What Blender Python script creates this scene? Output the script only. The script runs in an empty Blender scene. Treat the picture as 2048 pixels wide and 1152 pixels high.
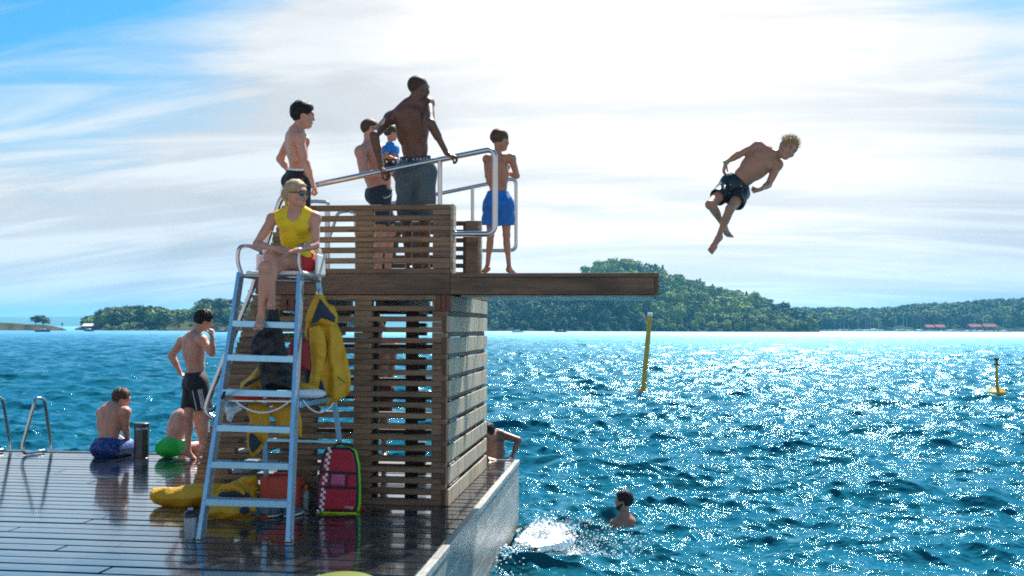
import bpy, math, random
import numpy as np
from mathutils import Vector, Matrix

# ------------------------------------------------------------------ camera, sky, sun
FPX, CX, CY, EYE, HY = 2000., 1024., 576., 1.6, 655.
ROLL, YAW = math.atan(8/2040.), math.radians(6.59)
PITCH = math.atan((HY-CY)/FPX)
SUN_EL, SUN_AZ = math.radians(52.0), math.radians(12)      # azimuth clockwise from +Y
WATER_Z = -0.78

scene = bpy.context.scene
COL = scene.collection
cam_d = bpy.data.cameras.new('camera'); cam = bpy.data.objects.new('camera', cam_d); COL.objects.link(cam)
cam_d.sensor_width = 36.0; cam_d.lens = FPX/2048*36.0; cam_d.clip_start = .1; cam_d.clip_end = 20000
cam.matrix_world = (Matrix.Translation((0, 0, EYE)) @ Matrix.Rotation(YAW, 4, 'Z') @ Matrix.Rotation(math.pi/2+PITCH, 4, 'X')
                    @ Matrix.Rotation(ROLL, 4, 'Z'))
scene.camera = cam
scene.view_settings.view_transform = 'Standard'; scene.view_settings.look = 'None'
scene.view_settings.exposure = 1.32; scene.view_settings.gamma = 1.0
scene.view_settings.use_curve_mapping = False
scene.cycles.max_bounces = 8; scene.cycles.transparent_max_bounces = 16
scene.cycles.use_denoising = False
scene.cycles.sample_clamp_indirect = 2.5; scene.cycles.blur_glossy = 1.0; scene.cycles.filter_width = 1.85; scene.cycles.diffuse_bounces = 3; scene.cycles.glossy_bounces = 4
scene.cycles.volume_bounces = 0

world = bpy.data.worlds.new('World'); scene.world = world; world.use_nodes = True

def cam_dir(px, py):
    x = (px-CX)/FPX; y = -(py-CY)/FPX
    c, s = math.cos(ROLL), math.sin(ROLL); x, y = x*c-y*s, x*s+y*c
    c, s = math.cos(PITCH), math.sin(PITCH); d = c-y*s; z = s+y*c
    return np.array([x*math.cos(YAW)-d*math.sin(YAW), x*math.sin(YAW)+d*math.cos(YAW), z]), d

def build_world():
    nt = world.node_tree; N = nt.nodes; L = nt.links; N.clear()
    def nd(t, **k):
        n = N.new(t)
        for a, b in k.items(): setattr(n, a, b)
        return n
    def math_(op, a, b=None, c=None, clamp=False):
        n = nd('ShaderNodeMath', operation=op); n.use_clamp = clamp
        for i, v in enumerate((a, b, c)):
            if v is None: continue
            if isinstance(v, (int, float)): n.inputs[i].default_value = v
            else: L.new(v, n.inputs[i])
        return n.outputs[0]
    def mapr(v, a, b, c, d, smooth=True):
        n = nd('ShaderNodeMapRange'); n.interpolation_type = 'SMOOTHSTEP' if smooth else 'LINEAR'
        L.new(v, n.inputs[0])
        for i, q in enumerate((a, b, c, d)): n.inputs[1+i].default_value = q
        return n.outputs[0]
    out = nd('ShaderNodeOutputWorld'); bg = nd('ShaderNodeBackground'); L.new(bg.outputs[0], out.inputs[0])
    sky = nd('ShaderNodeTexSky'); sky.sky_type = 'NISHITA'; sky.sun_disc = False
    sky.sun_elevation = SUN_EL; sky.sun_rotation = SUN_AZ; sky.air_density = 1.0; sky.dust_density = 1.2; sky.ozone_density = 1.5
    tc = nd('ShaderNodeTexCoord')
    v = tc.outputs['Generated']
    # --- sky tint (the photograph's deep cyan)
    tint = nd('ShaderNodeMix', data_type='RGBA', blend_type='MULTIPLY'); tint.inputs[0].default_value = 1
    L.new(sky.outputs[0], tint.inputs[6]); tint.inputs[7].default_value = (.15, .46, .60, 1)
    sep = nd('ShaderNodeSeparateXYZ'); L.new(v, sep.inputs[0])
    zc = math_('MAXIMUM', sep.outputs[2], .0)
    # flatten the direction to a cloud sheet
    den = math_('ADD', zc, .22)
    cx = math_('DIVIDE', sep.outputs[0], den); cy = math_('DIVIDE', sep.outputs[1], den)
    comb = nd('ShaderNodeCombineXYZ'); L.new(cx, comb.inputs[0]); L.new(cy, comb.inputs[1])
    # streaks run from the upper left to the lower right
    mp = nd('ShaderNodeMapping'); L.new(comb.outputs[0], mp.inputs[0]); mp.inputs['Rotation'].default_value = (0, 0, math.radians(62)); mp.inputs['Scale'].default_value = (.45, 2.3, 1)
    n1 = nd('ShaderNodeTexNoise'); n1.noise_dimensions = '3D'; L.new(mp.outputs[0], n1.inputs['Vector'])
    n1.inputs['Scale'].default_value = 1.7; n1.inputs['Detail'].default_value = 9; n1.inputs['Roughness'].default_value = .58; n1.inputs['Distortion'].default_value = .6
    n2 = nd('ShaderNodeTexNoise'); L.new(comb.outputs[0], n2.inputs['Vector']); n2.inputs['Scale'].default_value = .8; n2.inputs['Detail'].default_value = 6; n2.inputs['Distortion'].default_value = 1.0
    cl = math_('ADD', math_('MULTIPLY', n1.outputs[0], .65), math_('MULTIPLY', n2.outputs[0], .35))
    # bright veil: centred on the side of the sky towards the sun
    def dotdir(px, py):
        d, _ = cam_dir(px, py); d = d/np.linalg.norm(d)
        n = nd('ShaderNodeVectorMath', operation='DOT_PRODUCT'); L.new(v, n.inputs[0]); n.inputs[1].default_value = tuple(d)
        return n.outputs['Value']
    veil = mapr(dotdir(1250, 330), math.cos(math.radians(21)), math.cos(math.radians(3)), 0, 1)
    low = mapr(sep.outputs[2], .42, .02, 0, 1)
    hi = mapr(sep.outputs[2], .26, .44, 0, 1)
    left = mapr(dotdir(-60, -120), math.cos(math.radians(17)), math.cos(math.radians(2)), 0, 1)
    right = mapr(dotdir(2150, 60), math.cos(math.radians(15)), math.cos(math.radians(2)), 0, 1)
    cov = math_('ADD', mapr(cl, .34, .60, 0.50, 1.15), math_('MULTIPLY', veil, .62))
    cov = math_('ADD', cov, math_('MULTIPLY', low, .8))
    cov = math_('SUBTRACT', cov, math_('MULTIPLY', left, 1.0))
    cov = math_('SUBTRACT', cov, math_('MULTIPLY', hi, 1.35))
    cov = math_('SUBTRACT', cov, math_('MULTIPLY', right, .42))
    covc = math_('MULTIPLY', math_('MAXIMUM', cov, 0), 1, clamp=True)
    cloudcol = nd('ShaderNodeMix', data_type='RGBA'); L.new(veil, cloudcol.inputs[0])
    cloudcol.inputs[6].default_value = (3.25, 3.30, 3.32, 1); cloudcol.inputs[7].default_value = (4.6, 4.5, 4.42, 1)
    # thicker, greyer patches in the bright veil
    sh = math_('MULTIPLY', mapr(n2.outputs[0], .46, .66, 1.04, .88), mapr(n1.outputs[0], .38, .60, .84, 1.10))
    cs = nd('ShaderNodeMix', data_type='RGBA', blend_type='MULTIPLY'); cs.inputs[0].default_value = 1
    L.new(cloudcol.outputs[2], cs.inputs[6]); cb = nd('ShaderNodeCombineXYZ')
    for i in range(3): L.new(sh, cb.inputs[i])
    L.new(cb.outputs[0], cs.inputs[7])
    mix = nd('ShaderNodeMix', data_type='RGBA'); L.new(covc, mix.inputs[0]); L.new(tint.outputs[2], mix.inputs[6]); L.new(cs.outputs[2], mix.inputs[7])
    L.new(mix.outputs[2], bg.inputs[0]); bg.inputs[1].default_value = .1
build_world()

sd = bpy.data.lights.new('sun', 'SUN'); sd.energy = 5.0; sd.angle = math.radians(.53); sd.color = (1.0, .95, .86)
sun = bpy.data.objects.new('sun', sd); COL.objects.link(sun)
SUNV = Vector((math.sin(SUN_AZ)*math.cos(SUN_EL), math.cos(SUN_AZ)*math.cos(SUN_EL), math.sin(SUN_EL)))
sun.rotation_euler = SUNV.to_track_quat('Z', 'Y').to_euler()

# ------------------------------------------------------------------ helpers
def atz(px, py, z):
    r, _ = cam_dir(px, py); return np.array([0, 0, EYE])+(z-EYE)/r[2]*r
def aty(px, py, Y):
    r, _ = cam_dir(px, py); return np.array([0, 0, EYE])+Y/r[1]*r
def atd(px, py, D):
    r, d = cam_dir(px, py); return np.array([0, 0, EYE])+D/d*r
CR = np.array([math.cos(YAW), math.sin(YAW), 0]); CF = np.array([-math.sin(YAW), math.cos(YAW), 0]); CU = np.array([0, 0, 1.])
def depth(p): return float(np.dot(p, CF))
def frame(l, f, u, D=None):                     # a vector given as (right, away, up) seen from the camera
    return l*CR+f*CF+u*CU

def tag(o, label=None, cat=None, group=None, kind=None):
    if label: o['label'] = label
    if cat: o['category'] = cat
    if group: o['group'] = group
    if kind: o['kind'] = kind
    return o
def empty(name, loc, label, cat, group=None, rz=0):
    o = bpy.data.objects.new(name, None); COL.objects.link(o); o.location = Vector(loc); o.rotation_euler = (0, 0, rz)
    o.empty_display_size = .1
    return tag(o, label, cat, group)
def link_mesh(name, verts, faces, mat, parent=None, smooth=False, midx=None):
    me = bpy.data.meshes.new(name)
    verts = np.asarray(verts, dtype=np.float32).reshape(-1, 3)
    if isinstance(faces, np.ndarray) and faces.ndim == 2:
        n, k = faces.shape
        me.vertices.add(len(verts)); me.vertices.foreach_set('co', verts.ravel())
        me.loops.add(n*k); me.loops.foreach_set('vertex_index', faces.astype(np.int32).ravel())
        me.polygons.add(n); me.polygons.foreach_set('loop_start', np.arange(0, n*k, k, dtype=np.int32))
        me.polygons.foreach_set('loop_total', np.full(n, k, dtype=np.int32))
    else:
        me.from_pydata([tuple(map(float, v)) for v in verts], [], [tuple(f) for f in faces])
    for m in (mat if isinstance(mat, (list, tuple)) else [mat]): me.materials.append(m)
    if midx is not None: me.polygons.foreach_set('material_index', np.asarray(midx, dtype=np.int32))
    me.update(calc_edges=True); me.validate()
    if smooth: me.polygons.foreach_set('use_smooth', np.ones(len(me.polygons), dtype=bool))
    o = bpy.data.objects.new(name, me); COL.objects.link(o)
    if parent is not None:
        o.parent = parent; bpy.context.view_layer.update() if False else None
        o.matrix_parent_inverse = Matrix.Identity(4)
        loc = parent.location.copy() if parent.parent is None else None
        if loc is None:
            q = parent; loc = Vector((0, 0, 0))
            while q is not None: loc = loc+q.location; q = q.parent
        o.location = -loc                           # the vertices are given in world space
    return o

class MB:
    """collects boxes, tubes and lathes into one mesh"""
    def __init__(s): s.v = []; s.f = []; s.m = []; s.cm = 0
    def add(s, v, f):
        n = len(s.v); s.v += [tuple(map(float, p)) for p in v]; s.f += [tuple(i+n for i in q) for q in f]; s.m += [s.cm]*len(f)
    def box(s, x0, y0, z0, x1, y1, z1, b=0.0):
        if b <= 0:
            v = [(x0,y0,z0),(x1,y0,z0),(x1,y1,z0),(x0,y1,z0),(x0,y0,z1),(x1,y0,z1),(x1,y1,z1),(x0,y1,z1)]
            s.add(v, [(0,3,2,1),(4,5,6,7),(0,1,5,4),(1,2,6,5),(2,3,7,6),(3,0,4,7)]); return
        s.obox(((x0+x1)/2,(y0+y1)/2,(z0+z1)/2), (1,0,0), (0,1,0), (x1-x0)/2, (y1-y0)/2, (z1-z0)/2, b)
    def obox(s, c, ax, ay, hx, hy, hz, b=0.0):
        ax = Vector(ax).normalized(); ay = Vector(ay); ay = (ay-ax*ay.dot(ax)).normalized(); az = ax.cross(ay); c = Vector(c)
        if b <= 0:
            v = [c+ax*hx*i+ay*hy*j+az*hz*k for k in (-1,1) for i,j in ((-1,-1),(1,-1),(1,1),(-1,1))]
            s.add(v, [(0,3,2,1),(4,5,6,7),(0,1,5,4),(1,2,6,5),(2,3,7,6),(3,0,4,7)]); return
        b = min(b, hx*.9, hy*.9, hz*.9)
        vs = []; idx = {}
        def V(i, j, k, a):      # corner (i,j,k), lying on face of axis a
            key = (i,j,k,a)
            if key not in idx:
                h = [hx-b, hy-b, hz-b]; h[a] += b
                idx[key] = len(vs); vs.append(c+ax*i*h[0]+ay*j*h[1]+az*k*h[2])
            return idx[key]
        f = []
        for a in range(3):
            for sg in (-1, 1):
                o1, o2 = (a+1)%3, (a+2)%3
                q = []
                for u, w in ((-1,-1),(1,-1),(1,1),(-1,1)):
                    t = [0,0,0]; t[a] = sg; t[o1] = u; t[o2] = w; q.append(V(*t, a))
                f.append(tuple(q) if sg > 0 else tuple(q[::-1]))
        for a in range(3):                      # edge bevels run along axis a
            o1, o2 = (a+1)%3, (a+2)%3
            for u in (-1,1):
                for w in (-1,1):
                    t0 = [0,0,0]; t0[a] = -1; t0[o1] = u; t0[o2] = w; t1 = list(t0); t1[a] = 1
                    q = (V(*t0,o1), V(*t1,o1), V(*t1,o2), V(*t0,o2))
                    f.append(q if u*w < 0 else q[::-1])
        for i in (-1,1):
            for j in (-1,1):
                for k in (-1,1):
                    q = (V(i,j,k,0), V(i,j,k,1), V(i,j,k,2))
                    f.append(q if i*j*k > 0 else q[::-1])
        s.add(vs, f)
    def bar(s, a, b, w, t, up=(0,0,1), bev=0):            # a rectangular bar from a to b, w wide, t thick
        a = Vector(a); b = Vector(b); d = b-a; up = Vector(up); side = d.cross(up).normalized()
        s.obox((a+b)/2, d, side, d.length/2, w/2, t/2, bev)
    def tube(s, pts, r, n=10, closed=False, cap=True):
        pts = [Vector(p) for p in pts]; rs = r if isinstance(r, (list, tuple)) else [r]*len(pts)
        rings = []; prev = None
        for i, p in enumerate(pts):
            d = (pts[min(i+1, len(pts)-1)]-pts[max(i-1, 0)])
            if d.length < 1e-9: d = Vector((0,0,1))
            d.normalize()
            if prev is None:
                prev = d.orthogonal().normalized()
            prev = (prev-d*prev.dot(d)).normalized(); q = d.cross(prev)
            rings.append([p+(prev*math.cos(2*math.pi*k/n)+q*math.sin(2*math.pi*k/n))*rs[i] for k in range(n)])
        v = [x for r_ in rings for x in r_]; f = []
        for i in range(len(rings)-1):
            for k in range(n):
                f.append((i*n+k, i*n+(k+1)%n, (i+1)*n+(k+1)%n, (i+1)*n+k))
        if cap: f.append(tuple(range(n))[::-1]); f.append(tuple((len(rings)-1)*n+k for k in range(n)))
        s.add(v, f)
    def lathe(s, c, prof, n=20, ax=(0,0,1)):
        ax = Vector(ax).normalized(); u = ax.orthogonal().normalized(); w = ax.cross(u); c = Vector(c); v = []; f = []
        for (r, h) in prof:
            for k in range(n): v.append(c+ax*h+(u*math.cos(2*math.pi*k/n)+w*math.sin(2*math.pi*k/n))*max(r, 1e-4))
        for i in range(len(prof)-1):
            for k in range(n): f.append((i*n+k, i*n+(k+1)%n, (i+1)*n+(k+1)%n, (i+1)*n+k))
        f.append(tuple(range(n))[::-1]); f.append(tuple((len(prof)-1)*n+k for k in range(n)))
        s.add(v, f)
    def build(s, name, mat, parent=None, smooth=False):
        o = link_mesh(name, s.v, s.f, mat, parent, smooth, midx=s.m if isinstance(mat, (list, tuple)) else None)
        if smooth:
            try:
                o.data.set_sharp_from_angle(angle=math.radians(40))
            except Exception: pass
        return o

def fillet(pts, r, n=6):
    """round the corners of a polyline"""
    pts = [Vector(p) for p in pts]; out = [pts[0]]
    for i in range(1, len(pts)-1):
        a, b, c = pts[i-1], pts[i], pts[i+1]
        rr = min(r, (a-b).length*.49, (c-b).length*.49)
        p = b+(a-b).normalized()*rr; q = b+(c-b).normalized()*rr
        for k in range(n+1):
            t = k/n; out.append(p*(1-t)**2+b*2*t*(1-t)+q*t*t)
    out.append(pts[-1]); return out

# ------------------------------------------------------------------ materials
def new_mat(name):
    m = bpy.data.materials.new(name); m.use_nodes = True
    nt = m.node_tree; b = nt.nodes['Principled BSDF']
    return m, nt, b
def N_(nt, t, **k):
    n = nt.nodes.new(t)
    for a, v in k.items(): setattr(n, a, v)
    return n
def ramp(nt, fac, stops):
    r = N_(nt, 'ShaderNodeValToRGB'); e = r.color_ramp.elements
    while len(e) < len(stops): e.new(.5)
    for i, (p, c) in enumerate(stops): e[i].position = p; e[i].color = (*c, 1) if len(c) == 3 else c
    nt.links.new(fac, r.inputs[0]); return r.outputs[0]
def noise(nt, vec, scale, detail=4, rough=.5, dist=0):
    n = N_(nt, 'ShaderNodeTexNoise'); nt.links.new(vec, n.inputs['Vector']); n.inputs['Scale'].default_value = scale
    n.inputs['Detail'].default_value = detail; n.inputs['Roughness'].default_value = rough; n.inputs['Distortion'].default_value = dist
    return n.outputs[0]
def mapping(nt, sc=(1,1,1), rot=(0,0,0)):
    t = N_(nt, 'ShaderNodeNewGeometry'); m = N_(nt, 'ShaderNodeMapping'); nt.links.new(t.outputs['Position'], m.inputs[0])
    m.inputs['Scale'].default_value = sc; m.inputs['Rotation'].default_value = rot
    return m.outputs[0]
def mixc(nt, fac, a, b, mode='MIX'):
    n = N_(nt, 'ShaderNodeMix', data_type='RGBA', blend_type=mode)
    for s, v in ((0, fac), (6, a), (7, b)):
        if isinstance(v, (int, float)): n.inputs[s].default_value = v
        elif isinstance(v, tuple): n.inputs[s].default_value = (*v, 1) if len(v) == 3 else v
        else: nt.links.new(v, n.inputs[s])
    return n.outputs[2]
def bump(nt, h, strength, dist=.01, normal=None):
    b = N_(nt, 'ShaderNodeBump'); b.inputs['Strength'].default_value = strength; b.inputs['Distance'].default_value = dist
    nt.links.new(h, b.inputs['Height'])
    if normal is not None: nt.links.new(normal, b.inputs['Normal'])
    return b.outputs[0]
def mth(nt, op, a, b=None, clamp=False):
    n = N_(nt, 'ShaderNodeMath', operation=op); n.use_clamp = clamp
    for i, v in enumerate((a, b)):
        if v is None: continue
        if isinstance(v, (int, float)): n.inputs[i].default_value = v
        else: nt.links.new(v, n.inputs[i])
    return n.outputs[0]

def plain(name, col, rough=.5, metal=0, var=.12, vs=6, bmp=0, bs=60, spec=None, sss=0, coat=0, trans=0):
    m, nt, b = new_mat(name)
    v = mapping(nt)
    n = noise(nt, v, vs, 5, .6)
    c = ramp(nt, n, [(.3, tuple(x*(1-var) for x in col)), (.7, tuple(min(1, x*(1+var)) for x in col))])
    nt.links.new(c, b.inputs['Base Color'])
    b.inputs['Roughness'].default_value = rough; b.inputs['Metallic'].default_value = metal
    if bmp: nt.links.new(bump(nt, noise(nt, v, bs, 4, .6), bmp, .003), b.inputs['Normal'])
    if spec is not None: b.inputs['Specular IOR Level'].default_value = spec
    if sss: b.inputs['Subsurface Weight'].default_value = sss; b.inputs['Subsurface Radius'].default_value = (.02, .008, .004); b.inputs['Subsurface Scale'].default_value = .5
    if coat: b.inputs['Coat Weight'].default_value = coat
    if trans: b.inputs['Transmission Weight'].default_value = trans
    return m

def wood(name, cols, grain='X', rough=.7, wet=0, dark=.5, spots=.5, bmp=.5):
    """planed boards: grain along one axis, every board its own tone, knots and stains"""
    m, nt, b = new_mat(name)
    sc = {'X': (1.1, 22, 22), 'Y': (22, 1.1, 22), 'Z': (22, 22, 1.1)}[grain]
    sc2 = {'X': (1, 5, 5), 'Y': (5, 1, 5), 'Z': (5, 5, 1)}[grain]
    geo = N_(nt, 'ShaderNodeNewGeometry'); rnd = geo.outputs['Random Per Island']
    off = N_(nt, 'ShaderNodeVectorMath', operation='SCALE'); comb = N_(nt, 'ShaderNodeCombineXYZ')
    for i, k in enumerate((13.7, 7.3, 3.1)):
        nt.links.new(mth(nt, 'MULTIPLY', rnd, k), comb.inputs[i])
    add = N_(nt, 'ShaderNodeVectorMath', operation='ADD'); nt.links.new(geo.outputs['Position'], add.inputs[0]); nt.links.new(comb.outputs[0], add.inputs[1])
    def mp(s):
        q = N_(nt, 'ShaderNodeMapping'); nt.links.new(add.outputs[0], q.inputs[0]); q.inputs['Scale'].default_value = s; return q.outputs[0]
    g = noise(nt, mp(sc), 3.0, 6, .65, 1.2); st = noise(nt, mp(sc2), 1.3, 5, .6, .5)
    kn = noise(nt, mp(sc2), 3.1, 2, .5)
    base = ramp(nt, rnd, [(0, cols[0]), (.35, cols[1]), (.7, cols[2]), (1, cols[3 % len(cols)])])
    c = mixc(nt, ramp(nt, g, [(.35, (1,1,1)), (.62, (0,0,0))]), base, tuple(x*dark for x in cols[1]))
    c = mixc(nt, mth(nt, 'MULTIPLY', ramp(nt, st, [(.48, (0,0,0)), (.68, (1,1,1))]), spots), c, tuple(x*.30 for x in cols[2]))
    c = mixc(nt, ramp(nt, kn, [(.70, (0,0,0)), (.76, (1,1,1))]), c, tuple(x*.25 for x in cols[0]))
    nt.links.new(c, b.inputs['Base Color'])
    if wet:
        wn = noise(nt, mapping(nt, (.55, 1.0, 1)), 1.1, 5, .6, .6)
        nt.links.new(ramp(nt, wn, [(.36, (rough,)*3), (.50, (wet,)*3)]), b.inputs['Roughness'])
    else: b.inputs['Roughness'].default_value = rough
    nt.links.new(bump(nt, g, bmp, .002), b.inputs['Normal'])
    return m

M = {}
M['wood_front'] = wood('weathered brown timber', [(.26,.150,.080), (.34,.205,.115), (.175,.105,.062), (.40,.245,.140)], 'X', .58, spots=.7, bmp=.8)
M['wood_beam'] = wood('stained brown beam', [(.21,.120,.068), (.20,.115,.066), (.18,.105,.064), (.215,.125,.074)], 'X', .6, spots=.85)
M['wood_board_end'] = wood('reddish end grain', [(.22,.075,.035), (.17,.06,.03), (.25,.09,.04), (.2,.07,.03)], 'Z', .6, spots=.5)
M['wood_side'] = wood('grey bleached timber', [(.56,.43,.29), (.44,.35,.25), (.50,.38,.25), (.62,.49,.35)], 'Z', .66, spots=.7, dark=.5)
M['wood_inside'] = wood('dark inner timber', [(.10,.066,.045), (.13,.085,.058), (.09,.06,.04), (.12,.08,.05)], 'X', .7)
M['wood_clad'] = wood('pale wet cladding', [(.46,.45,.42), (.35,.35,.34), (.52,.50,.46), (.41,.41,.38)], 'Y', .34, spots=.6, dark=.55)
def add_algae(m):
    nt = m.node_tree; b = nt.nodes['Principled BSDF']; c = b.inputs['Base Color'].links[0].from_socket
    v = mapping(nt); sep = N_(nt, 'ShaderNodeSeparateXYZ'); nt.links.new(v, sep.inputs[0])
    z = mth(nt, 'ADD', sep.outputs[2], mth(nt, 'MULTIPLY', noise(nt, mapping(nt, (1, 1, .5)), 5, 6, .7), .34))
    k = ramp(nt, mth(nt, 'ADD', z, 1.0), [(.36, (1, 1, 1)), (.52, (0, 0, 0))])
    nt.links.new(mixc(nt, mth(nt, 'MULTIPLY', k, .85), c, (.045, .055, .018)), b.inputs['Base Color'])
    # dark drip stains running down the boards
    c2 = b.inputs['Base Color'].links[0].from_socket; st = noise(nt, mapping(nt, (1, 7, .8)), 2.2, 5, .65)
    nt.links.new(mixc(nt, ramp(nt, st, [(.52, (0, 0, 0)), (.66, (.55,)*3)]), c2, (.12, .115, .10)), b.inputs['Base Color'])
add_algae(M['wood_clad'])
M['steel'] = plain('brushed steel', (.50, .50, .52), .24, 1.0, .06, 9)
M['steel_wet'] = plain('grey steel', (.42, .44, .46), .18, 1.0, .08, 9)
M['alu'] = plain('pale blue aluminium', (.30, .62, .86), .30, .55, .08, 14, bmp=.1, bs=200)
M['alu_side'] = plain('brushed aluminium web', (.55, .68, .78), .34, .8, .2, 22)
M['white_plastic'] = plain('white plastic', (.78, .80, .80), .3, 0, .03)
M['black_rubber'] = plain('black rubber', (.02, .02, .022), .5)

# deck boards: dark soaked planks with shallow puddles
def deck_material():
    m, nt, b = new_mat('wet deck boards')
    geo = N_(nt, 'ShaderNodeNewGeometry'); rnd = geo.outputs['Random Per Island']; P = geo.outputs['Position']
    def mp(s):
        q = N_(nt, 'ShaderNodeMapping'); nt.links.new(P, q.inputs[0]); q.inputs['Scale'].default_value = s; return q.outputs[0]
    g = noise(nt, mp((1.3, 24, 24)), 3, 6, .65, 1.0)
    c = ramp(nt, rnd, [(0, (.014,.020,.026)), (.5, (.022,.028,.034)), (1, (.019,.024,.029))])
    c = mixc(nt, ramp(nt, g, [(.4, (0,0,0)), (.65, (1,1,1))]), c, (.016,.014,.012))
    dry = noise(nt, mp((.35, 1.1, 1)), 1.5, 6, .62, .8)
    dm = ramp(nt, dry, [(.62, (0,0,0)), (.72, (1,1,1))])
    c = mixc(nt, mth(nt, 'MULTIPLY', dm, .6), c, (.10,.10,.10))
    nt.links.new(c, b.inputs['Base Color'])
    r = ramp(nt, dry, [(.38, (.06,)*3), (.58, (.15,)*3), (.72, (.5,)*3)])
    nt.links.new(r, b.inputs['Roughness']); b.inputs['Specular IOR Level'].default_value = .6
    b.inputs['IOR'].default_value = 1.5; b.inputs['Coat Weight'].default_value = 1.0; b.inputs['Coat Roughness'].default_value = .07
    gr = bump(nt, g, .10, .0012)
    sy = N_(nt, 'ShaderNodeSeparateXYZ'); nt.links.new(P, sy.inputs[0])
    cup = mth(nt, 'SINE', mth(nt, 'MULTIPLY', mth(nt, 'SUBTRACT', sy.outputs[1], 1.2-.086+.144), 2*math.pi/.192))
    puddle = noise(nt, mp((2.6, 9, 1)), 2.0, 4, .55)
    nt.links.new(bump(nt, cup, .5, .0012, bump(nt, puddle, .35, .010, gr)), b.inputs['Normal'])
    return m
M['deck'] = deck_material()

XE, XW, YF, YB, YD = -1.30, -1.59, 8.88, 11.31, 12.0     # deck edge, tower right side, tower front, tower back, deck back edge
rng = random.Random(7)

# ------------------------------------------------------------------ the bathing deck
deck = empty('bathing_deck', (-6, 8, 0), 'wet dark timber deck with pale plank sides floating over the water', 'deck')
mb = MB(); y = 1.2; pitch = .192
while y < YD-.02:
    w = min(pitch-.020, YD-y)
    xs = [-16]; x = -16+rng.uniform(2, 5)
    while x < XE-1.5: xs.append(x); x += rng.choice([3.6, 4.2, 4.8])
    xs.append(XE-.052)
    for a, b_ in zip(xs, xs[1:]):
        dz = rng.uniform(-.0015, .0015)
        mb.box(a+.0015, y, -.035, b_-.0015, y+w, dz+rng.uniform(-.003, .002), .009)
    y += pitch
mb.build('deck_boards', M['deck'], deck)
mb = MB(); mb.box(XE-.048, 1.2, -.04, XE+.012, YD+.03, .012, .004); mb.box(-16, YD+.004, -.04, XE-.05, YD+.034, .01, .004)
mb.build('edge_trim', M['wood_clad'], deck)
mb = MB()
for k in range(5):
    z1 = -.044-k*.152; y0 = 1.2
    for y1 in ([4.1, 8.3, YD+.02] if k % 2 else [5.6, 9.9, YD+.02]):
        mb.box(XE-.03, y0+.002, z1-.147, XE+.004, y1-.002, z1, .003); y0 = y1
    x0 = -16
    for x1 in (-11, -6.5, -3.2, XE-.034): mb.box(x0+.002, YD, z1-.147, x1-.002, YD+.028, z1, .003); x0 = x1
mb.build('side_cladding', M['wood_clad'], deck)
mb = MB(); mb.box(-15.8, 1.4, -1.3, XE-.12, YD-.1, -.06)
mb.build('pontoon', plain('algae stained concrete', (.07, .085, .05), .6, 0, .3, 4), deck)

# ------------------------------------------------------------------ the diving tower
tower = empty('diving_tower', (-2.9, 10.1, 0), 'brown slatted timber diving tower with stepped left end and a long jumping platform', 'diving tower')
SL = .0485                                                # height of one layer of timber
NL = 39                                                   # layers up to the beam
def left_x(z): return -4.03+.325*z+rng.uniform(-.008, .008)
def lattice(Y0, Y1, zlo, zhi, xr, cols, mat, name, skip=False, lx=left_x):
    mb = MB(); n = int(round((zhi-zlo)/SL))
    for i in range(n):
        if skip and i % 4 == 2: continue
        z0 = zlo+i*SL; z1 = z0+SL-.0015; xl = lx(z0)
        j = rng.uniform(-.003, .003)
        if i % 2 == 0:
            cuts = [xl]
            if xr-xl > 1.9: cuts.append(xl+rng.uniform(.8, 1.4))
            cuts.append(xr)
            for a, b_ in zip(cuts, cuts[1:]): mb.obox(((a+b_)/2, (Y0+Y1)/2+j, (z0+z1)/2), (1, rng.uniform(-.002, .002), rng.uniform(-.0016, .0016)), (0, 1, 0), (b_-a)/2-.001, (Y1-Y0)/2, (z1-z0)/2, rng.uniform(.003, .007))
        else:
            mb.box(xl, Y0+j, z0, xl+.30, Y1+j, z1, .003)       # end block of the steps
            for (a, b_) in cols:
                if a > xl+.32: mb.box(a, Y0+j, z0, b_, Y1+j, z1, .003)
    return mb.build(name, mat, tower)
ZT = NL*SL                                                # 1.89
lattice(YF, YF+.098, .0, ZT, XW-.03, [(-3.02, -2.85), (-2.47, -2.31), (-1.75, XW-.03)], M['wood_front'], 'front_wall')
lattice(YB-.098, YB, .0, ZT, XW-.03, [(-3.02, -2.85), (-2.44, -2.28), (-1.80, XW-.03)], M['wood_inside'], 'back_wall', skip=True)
# dark posts inside
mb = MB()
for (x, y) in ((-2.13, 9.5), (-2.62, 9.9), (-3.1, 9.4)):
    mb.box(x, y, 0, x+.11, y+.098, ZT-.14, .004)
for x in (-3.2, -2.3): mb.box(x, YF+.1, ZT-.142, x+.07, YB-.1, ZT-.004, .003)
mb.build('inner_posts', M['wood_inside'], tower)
# right side: wide bleached boards in courses of three layers, dark gaps between
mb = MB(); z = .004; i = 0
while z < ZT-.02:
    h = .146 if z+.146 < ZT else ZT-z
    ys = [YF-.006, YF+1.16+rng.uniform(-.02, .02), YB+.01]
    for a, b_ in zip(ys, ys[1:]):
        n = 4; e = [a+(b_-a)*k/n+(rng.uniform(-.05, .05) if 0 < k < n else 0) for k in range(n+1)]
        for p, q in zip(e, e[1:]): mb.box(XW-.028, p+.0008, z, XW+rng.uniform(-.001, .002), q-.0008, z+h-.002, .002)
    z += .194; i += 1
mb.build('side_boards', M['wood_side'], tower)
mb = MB()
for k in range(9): mb.box(XW-.078, YF+.10, .152+k*.194, XW-.036, YB-.11, .196+k*.194, .002)
mb.build('side_spacers', M['wood_inside'], tower)
mb = MB()
for k in range(10):
    mb.box(XW-.070, YF-.0035, .004+k*.194, XW-.031, YF+.06, .004+k*.194+.146, .002)
mb.build('corner_blocks', M['wood_board_end'], tower)
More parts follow.
